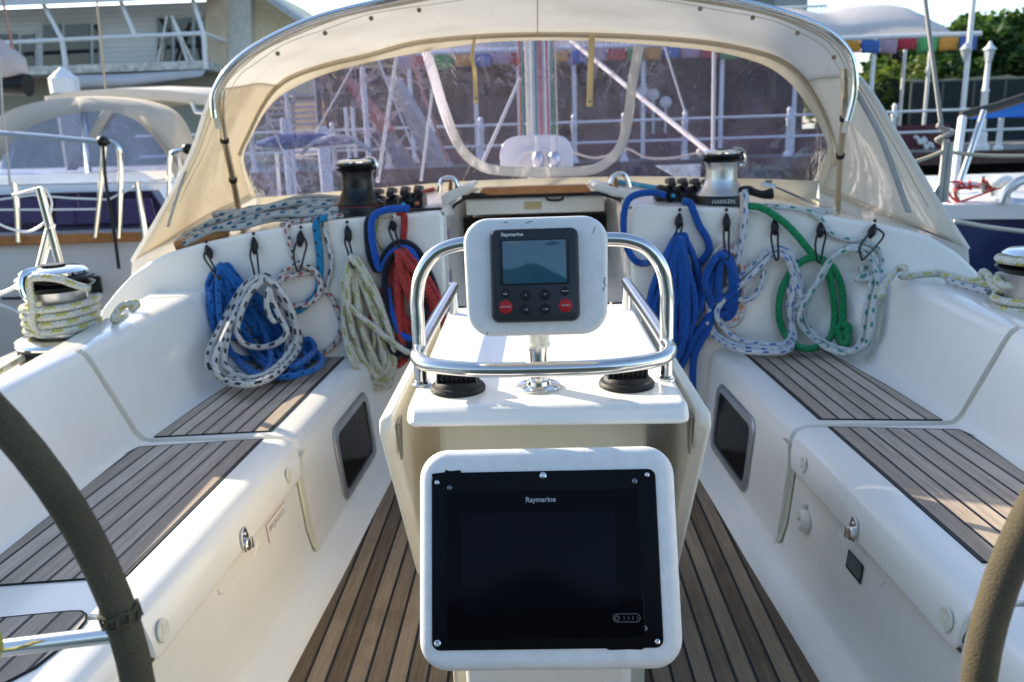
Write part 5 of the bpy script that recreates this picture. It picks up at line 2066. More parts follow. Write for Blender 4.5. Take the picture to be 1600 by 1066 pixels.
mb.hexa([(xa, 7.45, cb), (xb + .1, 7.45, cb), (xb + .1, 9.9, cb), (xa, 9.9, cb)], [(xa, 7.62, ct - .05), (xb - .22, 7.62, ct - .12), (xb - .22, 9.7, ct - .12), (xa, 9.7, ct - .05)])
mb.hexa([(xa, 7.62, ct - .05), (xb - .22, 7.62, ct - .12), (xb - .22, 9.7, ct - .12), (xa, 9.7, ct - .05)], [(xa, 8.1, ct + .05), (xb - .5, 8.1, ct - .02), (xb - .5, 9.3, ct - .02), (xa, 9.3, ct + .05)])
cab = mb.build('cabin_trunk', M_NWH, nbr, bevel=.04, bseg=3)
P = [nb(x, y, 7.40) for x, y in ((-120, 310), (60, 302), (236, 298), (262, 336), (252, 358), (-120, 366))]
mb = MB().prism(P, (0, .16, 0))
wb_ = mb.build('window_band', M_PANE, nbr, bevel=.01)
for x0, x1 in ((-90, 62), (88, 168), (182, 236)):
    q = MB().prism([nb(x, y, 7.393) for x, y in ((x0, 312), (x1, 310), (x1 + 10, 348), (x0, 352))], (0, .02, 0))
    g_ = NT('violet pane'); g_.set(color=(.05, .03, .11), rough=.06, spec=.8)
    q.build('pane', g_.mat, wb_, bevel=.004)
mb = MB()
mb.box(nb(146, 445, YN - .0) + Vector((0, 0, 0)), (.15, .03, .15))
mb.build('hull_port', M_BLK, nbr, bevel=.02)
mb = MB()
mb.box(nb(33, 466, YN + .0), (.34, .02, .02))
mb.build('hull_slot', M_BLK, nbr)
# its sprayhood
M_NCV = canvas('taupe canvas', (.64, .58, .49), .35, stain=.2)
arch = [(-40, 262), (-20, 205), (10, 176), (60, 160), (130, 152), (190, 153), (240, 160), (275, 175), (296, 205), (302, 232), (288, 262)]
A1 = [atY(x, y, 8.6) for x, y in [(p.x, p.y) for p in smooth_rows(arch, 5)]]
A0 = [atY(x + (8 if x < 130 else -14), y + 6, 7.75) for x, y in [(p.x, p.y) for p in smooth_rows([(-20, 275), (6, 222), (40, 192), (95, 174), (150, 168), (190, 170), (226, 182), (250, 204), (268, 228), (280, 250), (288, 272)], 5)]]
mb = MB().grid([A1, [a.lerp(b, .5) + Vector((0, 0, .05)) for a, b in zip(A1, A0)], A0])
hd = mb.build('sprayhood_canvas', M_NCV, nbr, smooth=180, solid=.01)
zb_ = ct + .0
mb = MB().grid([A0, [Vector((p.x + (.02), p.y - .12, zb_ - .02)) for p in A0]])
mb.build('sprayhood_window', vinyl('neighbour clear window', (.62, .66, .86), .35, .26, (.48, .47, .62), .16, 2.0), nbr, smooth=180)
for pts in ([(168, 172), (150, 205), (128, 240), (112, 266)], [(226, 182), (250, 210), (272, 240), (288, 264)]):
    mb = MB()
    mb.grid([[atY(x - 8, y, 7.70), atY(x + 8, y, 7.70)] for x, y in pts])
    mb.build('canvas_band', M_NCV, nbr, smooth=180, solid=.012)
mb = MB()
R0 = [atY(x, y, 10.5) for x, y in ((70, 152), (110, 144), (180, 139), (260, 142), (330, 150), (345, 160))]
mb.grid([[p + Vector((0, 0, -.12)) for p in R0], R0, [p + Vector((0, 1.6, .10)) for p in R0], [p + Vector((0, 2.6, -.1)) for p in R0]])
mb.build('bimini', canvas('pale bimini cloth', (.70, .66, .60), .25, stain=.1), nbr, smooth=60, solid=.02)
mb = MB()
mb.tube([atY(x, y, 10.5) for x, y in ((300, 160), (306, 175), (340, 180))], .03, 8)
mb.build('bimini_bow', M_ALU, nbr)
# rails and stanchions along its side
rl = thing('pushpit_rail', 'curved stainless pushpit rails and stanchions on the edge of the yacht moored to port', 'guard rail', nb(150, 370, 6.95))
for k, (P, r) in enumerate((([(-30, 206), (60, 213), (158, 222)], .022), ([(166, 222), (182, 226), (188, 245), (188, 300), (186, 372)], .020), ([(262, 372), (264, 300), (265, 250), (272, 237), (288, 234)], .018), ([(163, 222), (158, 290), (149, 371)], .021),
                            ([(214, 284), (225, 356), (226, 374)], .024), ([(22, 285), (27, 330), (29, 378)], .024), ([(280, 235), (284, 270)], .015))):
    q = MB()
    q.tube(spline([atY(x, y, 6.93) for x, y in P], 5), r, 9)
    q.build('rail_tube', M_SS, rl)
for x, y in ((161, 221), (294, 233)):
    q = MB()
    q.ball(atY(x, y, 6.9), (.05, .05, .045))
    q.build('rail_clamp', M_BLK, rl)
q = MB()
q.tube(spline([atY(x, y, 6.88) for x, y in ((161, 225), (166, 290), (178, 360), (186, 420))], 5), .014, 7)
tag(q.build('fender_line', M_BLK), 'black line hanging from the pushpit rail down the shade-greyed topsides', 'line')
for (P, lb) in (([(0, 312), (50, 305), (110, 310), (170, 312), (215, 290)], 'thin lifeline sagging along the purple windows'), ([(-10, 328), (80, 328), (150, 327)], 'lower lifeline in front of the purple windows'), ([(215, 284), (240, 286), (300, 283)], 'lifeline from the short stanchion towards the sprayhood wing')):
    q = MB()
    q.tube([atY(x, y, 6.93) for x, y in P], .009, 6)
    tag(q.build('lifeline', M_WHITE), lb, 'lifeline')
# boom end with its sail bag, and stays
bm_ = thing('boom', 'boom end with a folded grey sail bag of a yacht to port', 'boom', atY(0, 120, 9))
q = MB()
q.tube([atY(-260, 70, 9), atY(-60, 88, 9), atY(0, 96, 9), atY(28, 108, 9), atY(41, 118, 9)], [.34, .30, .22, .14, .03], 14)
q.build('sail_bag', canvas('grey sail bag', (.55, .50, .50), .15, stain=.2), bm_, smooth=180)
q = MB()
q.tube([atY(-260, 120, 9), atY(44, 133, 9)], .12, 14)
q.build('boom_spar', M_BLK, bm_)
for (P, c, r, Y, lb) in (([(2, -10), (21, 80)], (.42, .20, .16), .014, 9, 'reddish topping line running down to the boom end'), ([(150, -10), (157, 60), (166, 148)], (.45, .35, .24), .014, 11, 'tan stay crossing in front of the balcony'),
                         ([(0, 90), (4, 180), (16, 290)], (.48, .46, .43), .010, 7.2, 'grey wire at the port edge of the view')):
    q = MB()
    q.tube([atY(x, y, Y) for x, y in P], r, 6)
    tag(q.build('rigging_line', plain('stay', c, .7)), lb, 'rigging line')

# ================================================================ WHITE PILE CAP
pc_ = thing('mooring_pile', 'white mooring pile with a pointed cap behind the port sprayhood', 'mooring pile', (atY(99, 140, 15).x, 15, -1))
c = atY(99, 123, 15)
w_ = 21 / FPX * 15
for nm, z0, z1, k0, k1 in (('cap', c.z, c.z + .19, 1, .08), ('collar', c.z - .25, c.z, 1, 1), ('shaft', -1.2, c.z - .25, .8, .8)):
    q = MB()
    q.hexa([(c.x + w_ * k0 * cos(a), 15 + w_ * k0 * sin(a), z0) for a in [2 * pi * (k + .5) / 8 for k in range(8)]], [(c.x + w_ * k1 * cos(a), 15 + w_ * k1 * sin(a), z1) for a in [2 * pi * (k + .5) / 8 for k in range(8)]])
    q.build(nm, M_WHITE if nm != 'shaft' else plain('concrete', (.35, .34, .31), .8), pc_)

# ================================================================ WATERSIDE HOUSE WITH BALCONY
M_SID = NT('weatherboard')
_o = M_SID.xyz(M_SID.geo())
_fr = M_SID.math('FRACT', M_SID.math('DIVIDE', _o[2], .14))
M_SID.set(color=M_SID.mix(M_SID.math('LESS_THAN', _fr, .12), (.76, .77, .76), (.52, .52, .50)), rough=.6)
M_SID.bump(_fr, .4, .02)
M_SID = M_SID.mat
M_YEL = plain('sun-bright yellow render', (.90, .80, .52), .7)  # gable colour brightened to stand for sunlight on the wall
M_GLZ = NT('window glass'); M_GLZ.set(color=(.012, .016, .022), rough=.05, spec=.7); M_GLZ = M_GLZ.mat
YB = 26.0
hs = thing('waterside_house', 'pale weatherboard house with a balcony and sliding windows across the dock', 'house', (atY(150, 110, YB).x, YB, 0))


def hb(px, py, Y=YB):
    return atY(px, py, Y)


zf = hb(180, 108).z                               # balcony floor
zc = hb(180, 8, YB).z
x0, x1 = hb(-220, 60).x, hb(345, 60).x
q = MB()
q.box(((x0 + x1) / 2, YB + 3, (zf + zc) / 2), (x1 - x0, 6, zc - zf))
q.build('upper_wall', M_SID, hs)
q = MB()
q.box(((x0 + x1) / 2, YB + 3, (zf - 1) / 2), (x1 - x0 + .0, 6, zf + .8))
q.build('lower_wall', plain('olive grey wall', (.34, .34, .28), .8), hs)
q = MB()
q.box(((x0 + x1) / 2, YB - .7, zf - .1), (x1 - x0, 1.9, .22))
q.build('balcony_deck', plain('peeling white edging', (.55, .54, .50), .7, var=.5, scale=6), hs)
q = MB()
z8 = hb(180, 6, YB - 1.3).z
q.prism([(x0, YB - 1.6, z8), (x0, YB - 1.6, z8 + .22), (x0, YB + 6.5, z8 + 2.4), (x0, YB + 6.5, z8 + 2.2)], (hb(330, 6).x - x0 + .6, 0, 0))
q.build('roof', plain('white roof sheet', (.62, .64, .66), .4), hs)
q = MB()
q.prism([hb(x, y, YB - .2) for x, y in ((322, -8), (352, -10), (352, 118), (322, 112))], (0, .3, 0))
q.build('end_boarding', plain('tan boards', (.66, .54, .38), .7, var=.15, scale=3), hs)
q = MB()
q.prism([hb(x, y, YB + .6) for x, y in ((352, -30), (392, -30), (392, 130), (352, 130))], (0, 1, 0))
q.build('corner_post', plain('cream render', (.78, .77, .70), .7), hs)
q = MB()
q.prism([hb(x, y, YB + 1.0) for x, y in ((388, -30), (410, -20), (492, 38), (492, 150), (388, 150))], (0, 5, 0))
q.build('gable_wall', M_YEL, hs)
q = MB()
q.prism([hb(x, y, YB - .2) for x, y in ((384, -22), (396, -24), (488, 40), (482, 46))], (0, 7, 0))
q.build('gable_eave', plain('grey gutter', (.45, .46, .47), .5), hs)
for (xa_, ya_, xb_, yb_, mull) in ((-60, 50, 56, 112, (30,)), (64, 34, 156, 110, (98, 143)), (243, 24, 318, 100, (270, 302))):
    q = MB()
    q.prism([hb(xa_, ya_, YB - .06), hb(xb_, ya_ - 3, YB - .06), hb(xb_, yb_, YB - .06), hb(xa_, yb_, YB - .06)], (0, .1, 0))
    wf = q.build('window', plain('window frame white', (.62, .64, .64), .5), hs)
    ms = [xa_] + list(mull) + [xb_]
    for a, b in zip(ms, ms[1:]):
        q = MB()
        q.prism([hb(a + 3, ya_ + 5, YB - .10), hb(b - 3, ya_ + 3, YB - .10), hb(b - 3, yb_ - 2, YB - .10), hb(a + 3, yb_ - 2, YB - .10)], (0, .06, 0))
        q.build('pane', M_GLZ, wf)
q = MB()
for a, b in (((62, -4), (97, 62)), ((186, -4), (212, 58)), ((300, -4), (318, 52))):
    q = MB()
    q.tube([hb(*a, YB - 1.2), hb(*b, YB - 1.6)], .06, 8)
    q.build('brace', M_WHITE, hs)
for a, b in (((97, 60), (104, 112)), ((318, 50), (322, 108))):
    q = MB()
    q.tube([hb(*a, YB - 1.6), hb(*b, YB - 1.6)], .07, 8)
    q.build('balcony_post', M_WHITE, hs)
q = MB()
q.tube([hb(-60, 70, YB - 1.6), hb(318, 52, YB - 1.6)], .06, 8)
q.build('balcony_rail', M_WHITE, hs)
q = MB()
q.tube([hb(318, 52, YB - 1.6), hb(352, 64, YB - .2)], .06, 8)
q.build('balcony_rail', M_WHITE, hs)
q = MB()
Aw = [hb(x, y, YB - 1.7) for x, y in ((118, 118), (200, 116), (322, 109))]
Bw = [hb(x, y, YB - 1.5) for x, y in ((118, 142), (210, 139), (318, 120))]
q.grid([Aw, [a.lerp(b, .5) + Vector((0, -.25, -.1)) for a, b in zip(Aw, Bw)], Bw])
tag(q.build('cloth_awning', canvas('white awning cloth', (.66, .66, .68), .2, stain=.1), smooth=180, solid=.02), 'slack white cloth awning hung below the balcony edge', 'awning')
ld = thing('step_ladder', 'aluminium step ladder standing on the balcony in front of the windows', 'ladder', hb(275, 104, YB - .8))
for (a, b, dy) in (((262, 25), (246, 104), .0), ((268, 25), (296, 104), .0), ((262, 25), (254, 104), .9), ((268, 25), (303, 104), .9)):
    q = MB()
    q.tube([hb(*a, YB - .9), hb(*b, YB - .9 - .0 + dy * .5)], .045, 6)
    q.build('stile', M_ALU, ld)
for k in range(1, 6):
    t = k / 6
    q = MB()
    q.tube([hb(262 - 16 * t, 25 + 79 * t, YB - .9), hb(262 - 8 * t, 25 + 79 * t, YB - .75)], .03, 6)
    q.build('rung', M_ALU, ld)

# ================================================================ PROMENADE PIER
ZP_ = .50
q = MB()
q.box((12, 39, ZP_ - .12), (60, 40, .24))
o = tag(q.build('pier_deck', plain('pier paving', (.22, .20, .18), .8), smooth=0), 'paved promenade deck of the pier', kind='structure')
q = MB()
q.box((12, 22.0, -.6), (60, .3, 1.9))  # near-black sheet standing for the shade beneath the pier
tag(q.build('pier_underside', plain('dark pier underside', (.035, .03, .028), .9), smooth=0), 'dark pier underside set back under the promenade', 'pier underside')
q = MB()
q.box((12, 18.95, ZP_ - .10), (60, .1, .28))
tag(q.build('pier_fascia', plain('rust brown fascia', (.09, .045, .035), .8, var=.3), smooth=0), 'rust brown timber fascia along the promenade edge', 'fascia')
YR = 19.2
rf = thing('promenade_railing', 'white railing with round posts along the promenade edge beyond the sprayhood', 'railing', (4, YR, ZP_))
for zz in (.97, 1.42):
    q = MB()
    q.tube([(-9, YR, zz), (26, YR, zz)], .028, 8)
    q.build('rail', M_WHITE, rf)
for px in (330, 392, 455, 520, 605, 676, 752, 897, 975, 1070, 1232, 1395, 1562, 1720):
    x = atY(px, 210, YR).x
    q = MB()
    q.lathe([(.10, ZP_), (.10, ZP_ + .1), (.062, ZP_ + .14), (.055, 1.3), (.075, 1.33), (.075, 1.37), (.05, 1.42), (.05, 1.5), (.062, 1.53), (.03, 1.6), (0, 1.6)], (x, YR, 0), None, 12)
    q.build('railing_post', M_WHITE, rf)

# restaurant pavilion under a white membrane roof
YV = 22.0
pv = thing('pavilion', 'open waterside restaurant under a white tensile membrane roof with white posts', 'pavilion', (5, 25, ZP_))
zE = 3.25
xL, xR = atY(600, 80, YV).x, atY(1494, 60, YV).x
rows = []
N = 64
for j in range(11):
    t = j / 10
    row = []
    for i in range(N + 1):
        x = xL + (xR - xL) * i / N
        end = min(1, (xR - x) / .9)
        bay = ((xR - x) % 2.75) / 2.75
        bul = .20 * sin(pi * bay) ** .7
        rise = (.80 + bul) * sqrt(max(0, 1 - (1 - end) ** 2))
        y = YV - .2 + 5.2 * t
        z = zE + rise * sin(pi * min(1, t * 1.0)) ** .75
        row.append((x, y, z))
    rows.append(row)
mb = MB().grid(rows)
mb.build('membrane_roof', canvas('white membrane', (.86, .83, .82), .5, .6, stain=.05), pv, smooth=180, solid=.03)
q = MB()
q.tube([(xL, YV - .2, zE - .03), (xR + .5, YV - .2, zE - .03)], .06, 8)
q.build('eave_beam', M_WHITE, pv)
q = MB()
q.box(((xL - 3 + 8.6) / 2, YV + 5.8, 1.9), (8.6 - xL + 3, .3, 2.9))
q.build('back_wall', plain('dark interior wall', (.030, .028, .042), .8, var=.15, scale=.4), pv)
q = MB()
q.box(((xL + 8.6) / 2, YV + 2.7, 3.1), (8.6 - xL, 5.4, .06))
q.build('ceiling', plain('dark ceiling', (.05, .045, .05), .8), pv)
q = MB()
q.box(((xL + xR) / 2, YV - .05, ZP_ + .30), (xR - xL, .12, .60))
q.build('dado_wall', plain('maroon dado', (.10, .022, .028), .7, var=.3), pv)
for px in (640, 742, 810, 897, 1005, 1128, 1243, 1363, 1411, 1450):
    Y = YV - .2 if px not in (1411, 1450) else YV + 4
    x = atY(px, 120, Y).x
    q = MB()
    q.tube([(x, Y, ZP_), (x, Y, zE)], .055 if px not in (1411, 1450) else .05, 10)
    q.build('post', M_WHITE, pv)
for (px, py, w, h) in ((668, 155, 22, 60), (785, 168, 40, 30), (870, 150, 16, 9), (930, 165, 50, 40), (1090, 150, 60, 50), (1180, 165, 40, 60)):
    c = atY(px, py, YV + 5.6)
    q = MB()
    q.box(c, (w / FPX * 27, .06, h / FPX * 27))
    q.build('interior_panel', plain('interior panel', (.10, .11, .15), .5, var=.6, scale=2), pv)
# beams, columns, counter and shelves inside
for k, px in enumerate((700, 770, 850, 960, 1060, 1150, 1200, 1290)):
    Y = YV + 5.2
    x = atY(px, 150, Y).x
    q = MB()
    q.box((x, Y, 1.8), (.16, .16, 2.6))
    q.build('column', plain('brown column', (.085, .05, .04), .7), pv)
q = MB()
q.box(((xL + 8.6) / 2, YV + 1.4, 2.72), (8.6 - xL, .12, .22))
q.build('beam', plain('brown column', (.085, .05, .04), .7), pv)
q = MB()
q.box((4.2, YV + 4.6, ZP_ + .55), (6.0, .6, 1.1))
q.build('counter', plain('red brown counter', (.13, .05, .04), .6), pv)
for k, px in enumerate((720, 905, 1085, 1175)):
    Y = YV + 5.5
    c = atY(px, 128 + 6 * (k % 2), Y)
    q = MB()
    q.box(c, (1.5, .08, .75))
    q.build('window', plain('dim blue window', (.07, .10, .17), .3), pv)
rnd = random.Random(21)
for k in range(16):
    x, y = -3.2 + k * .92 + rnd.uniform(-.2, .2), YV + 1.0 + rnd.uniform(0, 2.4)
    t = thing('dining_chair', 'dark wooden chair at the pavilion tables', 'chair', (x, y, ZP_), 'dining chairs in the pavilion')
    q = MB()
    q.box((x, y, ZP_ + .45), (.40, .40, .05))
    q.build('seat', plain('chair wood', (.12, .06, .035), .6), t)
    q = MB()
    q.box((x, y + .19 * (1 if k % 2 else -1), ZP_ + .72), (.40, .04, .50))
    q.build('backrest', plain('chair wood', (.12, .06, .035), .6), t)
    for a, b in ((-.17, -.17), (.17, -.17), (-.17, .17), (.17, .17)):
        q = MB()
        q.box((x + a, y + b, ZP_ + .22), (.04, .04, .43))
        q.build('leg', plain('chair wood', (.12, .06, .035), .6), t)
# bunting along the eave
bt = thing('bunting', 'string of coloured square flags along the pavilion eave', 'bunting', (5, YV - .3, zE))
FC = [(.50, .36, .38), (.45, .03, .04), (.05, .28, .07), (.60, .26, .03), (.05, .13, .38), (.42, .28, .36), (.45, .03, .05), (.10, .36, .12), (.62, .28, .05), (.08, .14, .40)]
FM = [plain('flag cloth', c, .8, var=.1) for c in FC]
x = xL + .3
k = 0
rnd = random.Random(11)
while x < xR + .35:
    w = .44 + rnd.uniform(-.06, .06)
    zt_ = zE - .10
    h = .29 + rnd.uniform(-.04, .04)
    q = MB()
    rr = []
    for a in range(4):
        t = a / 3
        rr.append([(x + w * s, YV - .32 + .05 * sin(s * 6 + k) * t, zt_ - h * t + rnd.uniform(-.01, .01)) for s in (0, .33, .66, 1)])
    q.grid(rr)
    q.build('flag', FM[k % 10], bt, smooth=180, solid=.008)
    x += w + .03
    k += 1
# pendant lamps, white urns and diners' tables inside
for px, py in ((997, 100), (1031, 101), (1400, 84)):
    c = atY(px, py, YV + 1.2)
    q = MB()
    q.lathe([(.02, .12), (.05, .08), (.16, -.12), (.15, -.12), (.03, .06)], c, None, 14)
    q.tube([c + Vector((0, 0, .1)), (c.x, c.y, 3.1)], .01, 5)
    tag(q.build('pendant_lamp', M_WHITE if px < 1300 else M_BLK), {997: 'white cone pendant lamp hanging in the pavilion', 1031: 'white cone pendant lamp just right of the other cone lamp', 1400: 'black pendant lamp hanging below the coloured flags'}[px], 'pendant lamp')
for px, py, lb in ((1004, 143, 'white round fan housing on the pavilion pole'), (1021, 148, 'second white fan housing beside the pole'), (1040, 160, 'white box fan standing in the pavilion')):
    c = atY(px, py, YV + .6)
    q = MB()
    q.lathe([(0, -.06), (.12, -.06), (.15, -.01), (.15, .03), (.06, .10), (0, .11)], c, Matrix.Rotation(pi / 2, 3, 'X'), 16)
    q.tube([c, (c.x, c.y, ZP_)], .03, 6)
    tag(q.build('pedestal_fan', M_WHITE), lb, 'fan')
rnd = random.Random(4)
for k in range(7):
    x = -2.4 + k * 1.9
    t = thing('dining_table', 'dark round dining table with chairs inside the pavilion', 'table', (x, YV + 2, ZP_), 'dining tables in the pavilion')
    q = MB()
    q.lathe([(0, .70), (.45, .70), (.45, .74), (0, .74)], (x, YV + 2, ZP_), None, 16)
    q.build('table_top', plain('dark table', (.06, .035, .025), .5), t)
    q = MB()
    q.tube([(x, YV + 2, ZP_), (x, YV + 2, ZP_ + .7)], .04, 8)
    q.build('pedestal', M_BLK, t)

# posts, lamps
def lamp_post(px, pyb, pyt, Y, label):
    b = atY(px, pyb, Y)
    z1 = atY(px, pyt, Y).z
    t = thing('street_lamp', label, 'street lamp', (b.x, Y, ZP_))
    H = z1 - ZP_
    q = MB()
    q.lathe([(.20, ZP_), (.20, ZP_ + .10), (.14, ZP_ + .16), (.13, ZP_ + .38), (.085, ZP_ + .48), (.07, ZP_ + H * .55), (.085, ZP_ + H * .56), (.085, ZP_ + H * .575), (.06, ZP_ + H * .59), (.05, ZP_ + H * .83), (.075, ZP_ + H * .84), (0, ZP_ + H * .84)], (b.x, Y, 0), None, 14)
    q.build('column', M_WHITE, t)
    z = ZP_ + H * .84
    q = MB()
    q.hexa([(b.x + .075 * cos(a), Y + .075 * sin(a), z) for a in [pi / 3 * k for k in range(6)]], [(b.x + .125 * cos(a), Y + .125 * sin(a), z + H * .11) for a in [pi / 3 * k for k in range(6)]])
    q.build('lantern', plain('frosted lantern', (.60, .62, .60), .3), t)
    q = MB()
    q.lathe([(.145, z + H * .111), (.135, z + H * .12), (.05, z + H * .155), (.05, z + H * .165), (.02, z + H * .19), (0, z + H * .19)], (b.x, Y, 0), None, 12)
    q.build('lantern_cap', M_WHITE, t)


lamp_post(1530, 235, 70, 20.0, 'white lantern street lamp on the promenade in front of the dark trees')
t = thing('flag_pole', 'tall white pole with a wall lantern beside the pavilion end', 'pole', (atY(1508, 200, 21).x, 21, ZP_))
a, b = atY(1507, 205, 21), atY(1524, -30, 21)
q = MB()
q.tube([(b.x, 21, ZP_), (b.x, 21, b.z + 2)], .060, 10)
q.build('pole_shaft', M_WHITE, t)
q = MB()
c = atY(1509, 84, 21)
q.lathe([(.04, -.18), (.13, .08), (.15, .10), (.03, .24), (0, .24)], c, None, 8)
q.build('lantern', plain('frosted lantern', (.60, .62, .60), .3), t)
q = MB()
q.tube([c + Vector((0, 0, -.15)), Vector((b.x, 21, c.z - .25))], .025, 6)
q.build('bracket', M_WHITE, t)
# carved plaques on the dark wall: two pale ornaments under the rail
for px, py, lb in ((1438, 218, 'small pale carved ornament on the dark wall under the railing'), (1448, 226, 'second pale carved ornament on the dark wall, lower and to starboard')):
    c = atY(px, py, YV - .15)
    q = MB()
    q.tube(spline([c + Vector((-.16, 0, .08)), c + Vector((-.06, 0, .02)), c + Vector((0, 0, -.10)), c + Vector((.08, 0, .03)), c + Vector((.16, 0, -.08))], 4), .045, 7)
    tag(q.build('ornament', M_WHITE), lb, 'ornament')

# upper building behind the pavilion
bb = thing('hillside_building', 'grey building with a white balcony railing behind the sprayhood top', 'building', (atY(1230, 20, 36).x, 38, 0))
q = MB()
q.prism([atY(x, y, 37) for x, y in ((1130, 60), (1130, -60), (1262, -60), (1262, 60))], (0, 5, 0))
q.build('wall', plain('grey green wall', (.26, .28, .28), .7), bb)
q = MB()
q.prism([atY(x, y, 36.9) for x, y in ((1150, 12), (1150, -40), (1210, -40), (1210, 10))], (0, .2, 0))
q.build('window', M_GLZ, bb)
q = MB()
q.box(atY(1225, 27, 36) + Vector((0, 0, -.1)), (3.6, 2, .18))
q.build('balcony_slab', M_WHITE, bb)
q = MB()
q.tube([atY(1180, 14, 35), atY(1292, 9, 35)], .05, 6)
q.build('balcony_rail', M_WHITE, bb)
for k in range(15):
    q = MB()
    q.tube([atY(1184 + k * 7.6, 13.5 - k * .33, 35), atY(1184 + k * 7.6, 27, 35)], .022, 5)
    q.build('baluster', M_WHITE, bb)
# house and stairs glimpsed through the port part of the window
hh = thing('orange_house', 'small orange and white house glimpsed through the port side of the sprayhood window', 'house', (atY(500, 150, 34).x, 36, .5))
for pts, c, nm in ((((430, 230), (430, 118), (498, 112), (498, 230)), (.62, .52, .34), 'wall'), (((502, 230), (502, 126), (530, 126), (530, 230)), (.68, .42, .20), 'annex'), (((528, 230), (528, 100), (640, 92), (640, 230)), (.58, .58, .58), 'white_wing')):
    q = MB()
    q.prism([atY(x, y, 34) for x, y in pts], (0, 4, 0))
    q.build(nm, plain('house render', c, .7), hh)
for (x, y, w, h) in ((448, 150, 16, 18), (475, 148, 14, 18), (556, 130, 22, 20), (596, 128, 20, 22)):
    q = MB()
    q.box(atY(x, y, 33.95), (w / FPX * 34, .08, h / FPX * 34))
    q.build('window', M_GLZ, hh)
q = MB()
q.prism([atY(x, y, 33.5) for x, y in ((420, 120), (500, 92), (650, 84), (650, 94), (500, 102), (424, 128))], (0, 5, 0))
q.build('roof', plain('grey tiles', (.25, .25, .27), .7), hh)
# gangways, a reflection panel and moored craft low on the port side
for k, (pts, c, lb, Y) in enumerate((
        (((600, 118), (614, 118), (700, 262), (668, 262)), (.40, .38, .37), 'wide pale slanted panel drawn for a reflection below the pavilion', 17.5),  # pale slanted panel put in place of a reflection
        (((560, 165), (568, 163), (640, 262), (622, 262)), (.10, .12, .18), 'dark gangway ramp left of the wide pale panel', 17.0),
        (((530, 120), (536, 119), (604, 205), (594, 207)), (.30, .05, .05), 'thin red handrail board of the gangway', 16.6))):
    q = MB()
    q.prism([atY(x, y, Y) for x, y in pts], (0, 1.2, 0))
    tag(q.build('gangway', plain('gangway panel', c, .6, var=.2)), lb, 'gangway')
for k, (px, y0, y1, r, lb) in enumerate(((449, 188, 255, .06, 'short white dock post in the port corner of the window'), (458, 95, 262, .035, 'thin white mast at the port edge of the window'), (512, 205, 300, .12, 'broad white pile behind the black winch'), (500, 100, 185, .06, 'dark mast with white edge over the orange house'),
                                         (546, 170, 245, .035, 'pair post left of the gangway'), (556, 170, 245, .035, 'pair post right of its twin left of the gangway'), (576, 108, 240, .05, 'white pole at the top of the gangway'))):
    q = MB()
    Y = 16
    a, b = atY(px, y1, Y), atY(px, y0, Y)
    q.lathe([(r, min(a.z, -.9)), (r, b.z), (r * .6, b.z + r * .8), (0, b.z + r * .8)], (a.x, Y, 0), None, 12)
    tag(q.build('dock_post', plain('weathered white post', (.60, .61, .62), .6, var=.2) if k != 3 else plain('dark mast', (.06, .06, .08), .5)), lb, 'dock post')
mo = thing('motor_boat', 'small pale motor boat with a teal striped canopy moored behind the black winch', 'motor boat', atY(520, 280, 12))
q = MB()
rows = []
xa_, xb_ = atY(395, 270, 12).x, atY(640, 270, 12).x
for t, hw, zt2 in ((0, .9, .12), (.3, 1.1, .10), (.7, 1.0, .14), (.9, .55, .2), (1, .05, .28)):
    x = xa_ + (xb_ - xa_) * t
    rows.append([(x, 12 - hw, zt2 + .12), (x, 12 - hw * .8, -.4), (x, 12, -1.1), (x, 12 + hw * .8, -.4), (x, 12 + hw, zt2 + .12), (x, 12, zt2 + .18)])
q.grid([r + r[:1] for r in rows])
q.build('boat_hull', plain('grey boat hull', (.42, .42, .45), .5), mo, smooth=60)
q = MB()
P = [(470, 242), (490, 224), (520, 215), (548, 218), (580, 238)]
q.grid([[atY(x, y, 11.4) for x, y in P], [atY(x, y - 4, 12) for x, y in P], [atY(x, y, 12.7) for x, y in P]])
q.build('boat_canopy', plain('teal trimmed canopy', (.30, .34, .36), .7, var=.4, scale=3), mo, smooth=180, solid=.03)

# slatted fence, gangway railing and a furled yacht glimpsed through the port part of the window
sf = thing('slatted_fence', 'grey slatted fence beyond the port corner of the sprayhood window', 'fence', atY(460, 190, 24))
for k in range(6):
    q = MB()
    q.prism([atY(x, y, 24) for x, y in ((415, 150 + k * 9), (500, 146 + k * 9), (500, 150.5 + k * 9), (415, 154.5 + k * 9))], (0, .06, 0))
    q.build('slat', plain('grey slats', (.40, .40, .42), .7), sf, smooth=0)
for px in (418, 458, 498):
    q = MB()
    q.tube([atY(px, 235, 24.1), atY(px, 142, 24.1)], .05, 6)
    q.build('post', plain('grey slats', (.40, .40, .42), .7), sf)
gr = thing('gangway_railing', 'thin dark railing with upright bars at the top of the gangway', 'railing', atY(560, 190, 20))
for y in (144, 168):
    q = MB()
    q.tube([atY(500, y + 3, 20), atY(612, y - 2, 20)], .022, 6)
    q.build('rail', plain('dark railing', (.12, .10, .12), .5), gr)
for k in range(15):
    q = MB()
    q.tube([atY(502 + k * 7.6, 146.5 - k * .3, 20), atY(502 + k * 7.6, 188, 20)], .011, 5)
    q.build('baluster', plain('dark railing', (.12, .10, .12), .5), gr)
ry = thing('furled_sail', 'white boom with a blue sail cover of a small yacht beyond the dock posts', 'sail', atY(470, 225, 14))
q = MB()
q.tube([atY(402, 226, 14), atY(440, 222, 14), atY(500, 219, 14), atY(560, 222, 14)], [.05, .13, .11, .04], 12)
q.build('sail_cover', canvas('blue sail cover', (.03, .09, .28), .1, stain=.1), ry, smooth=180)
q = MB()
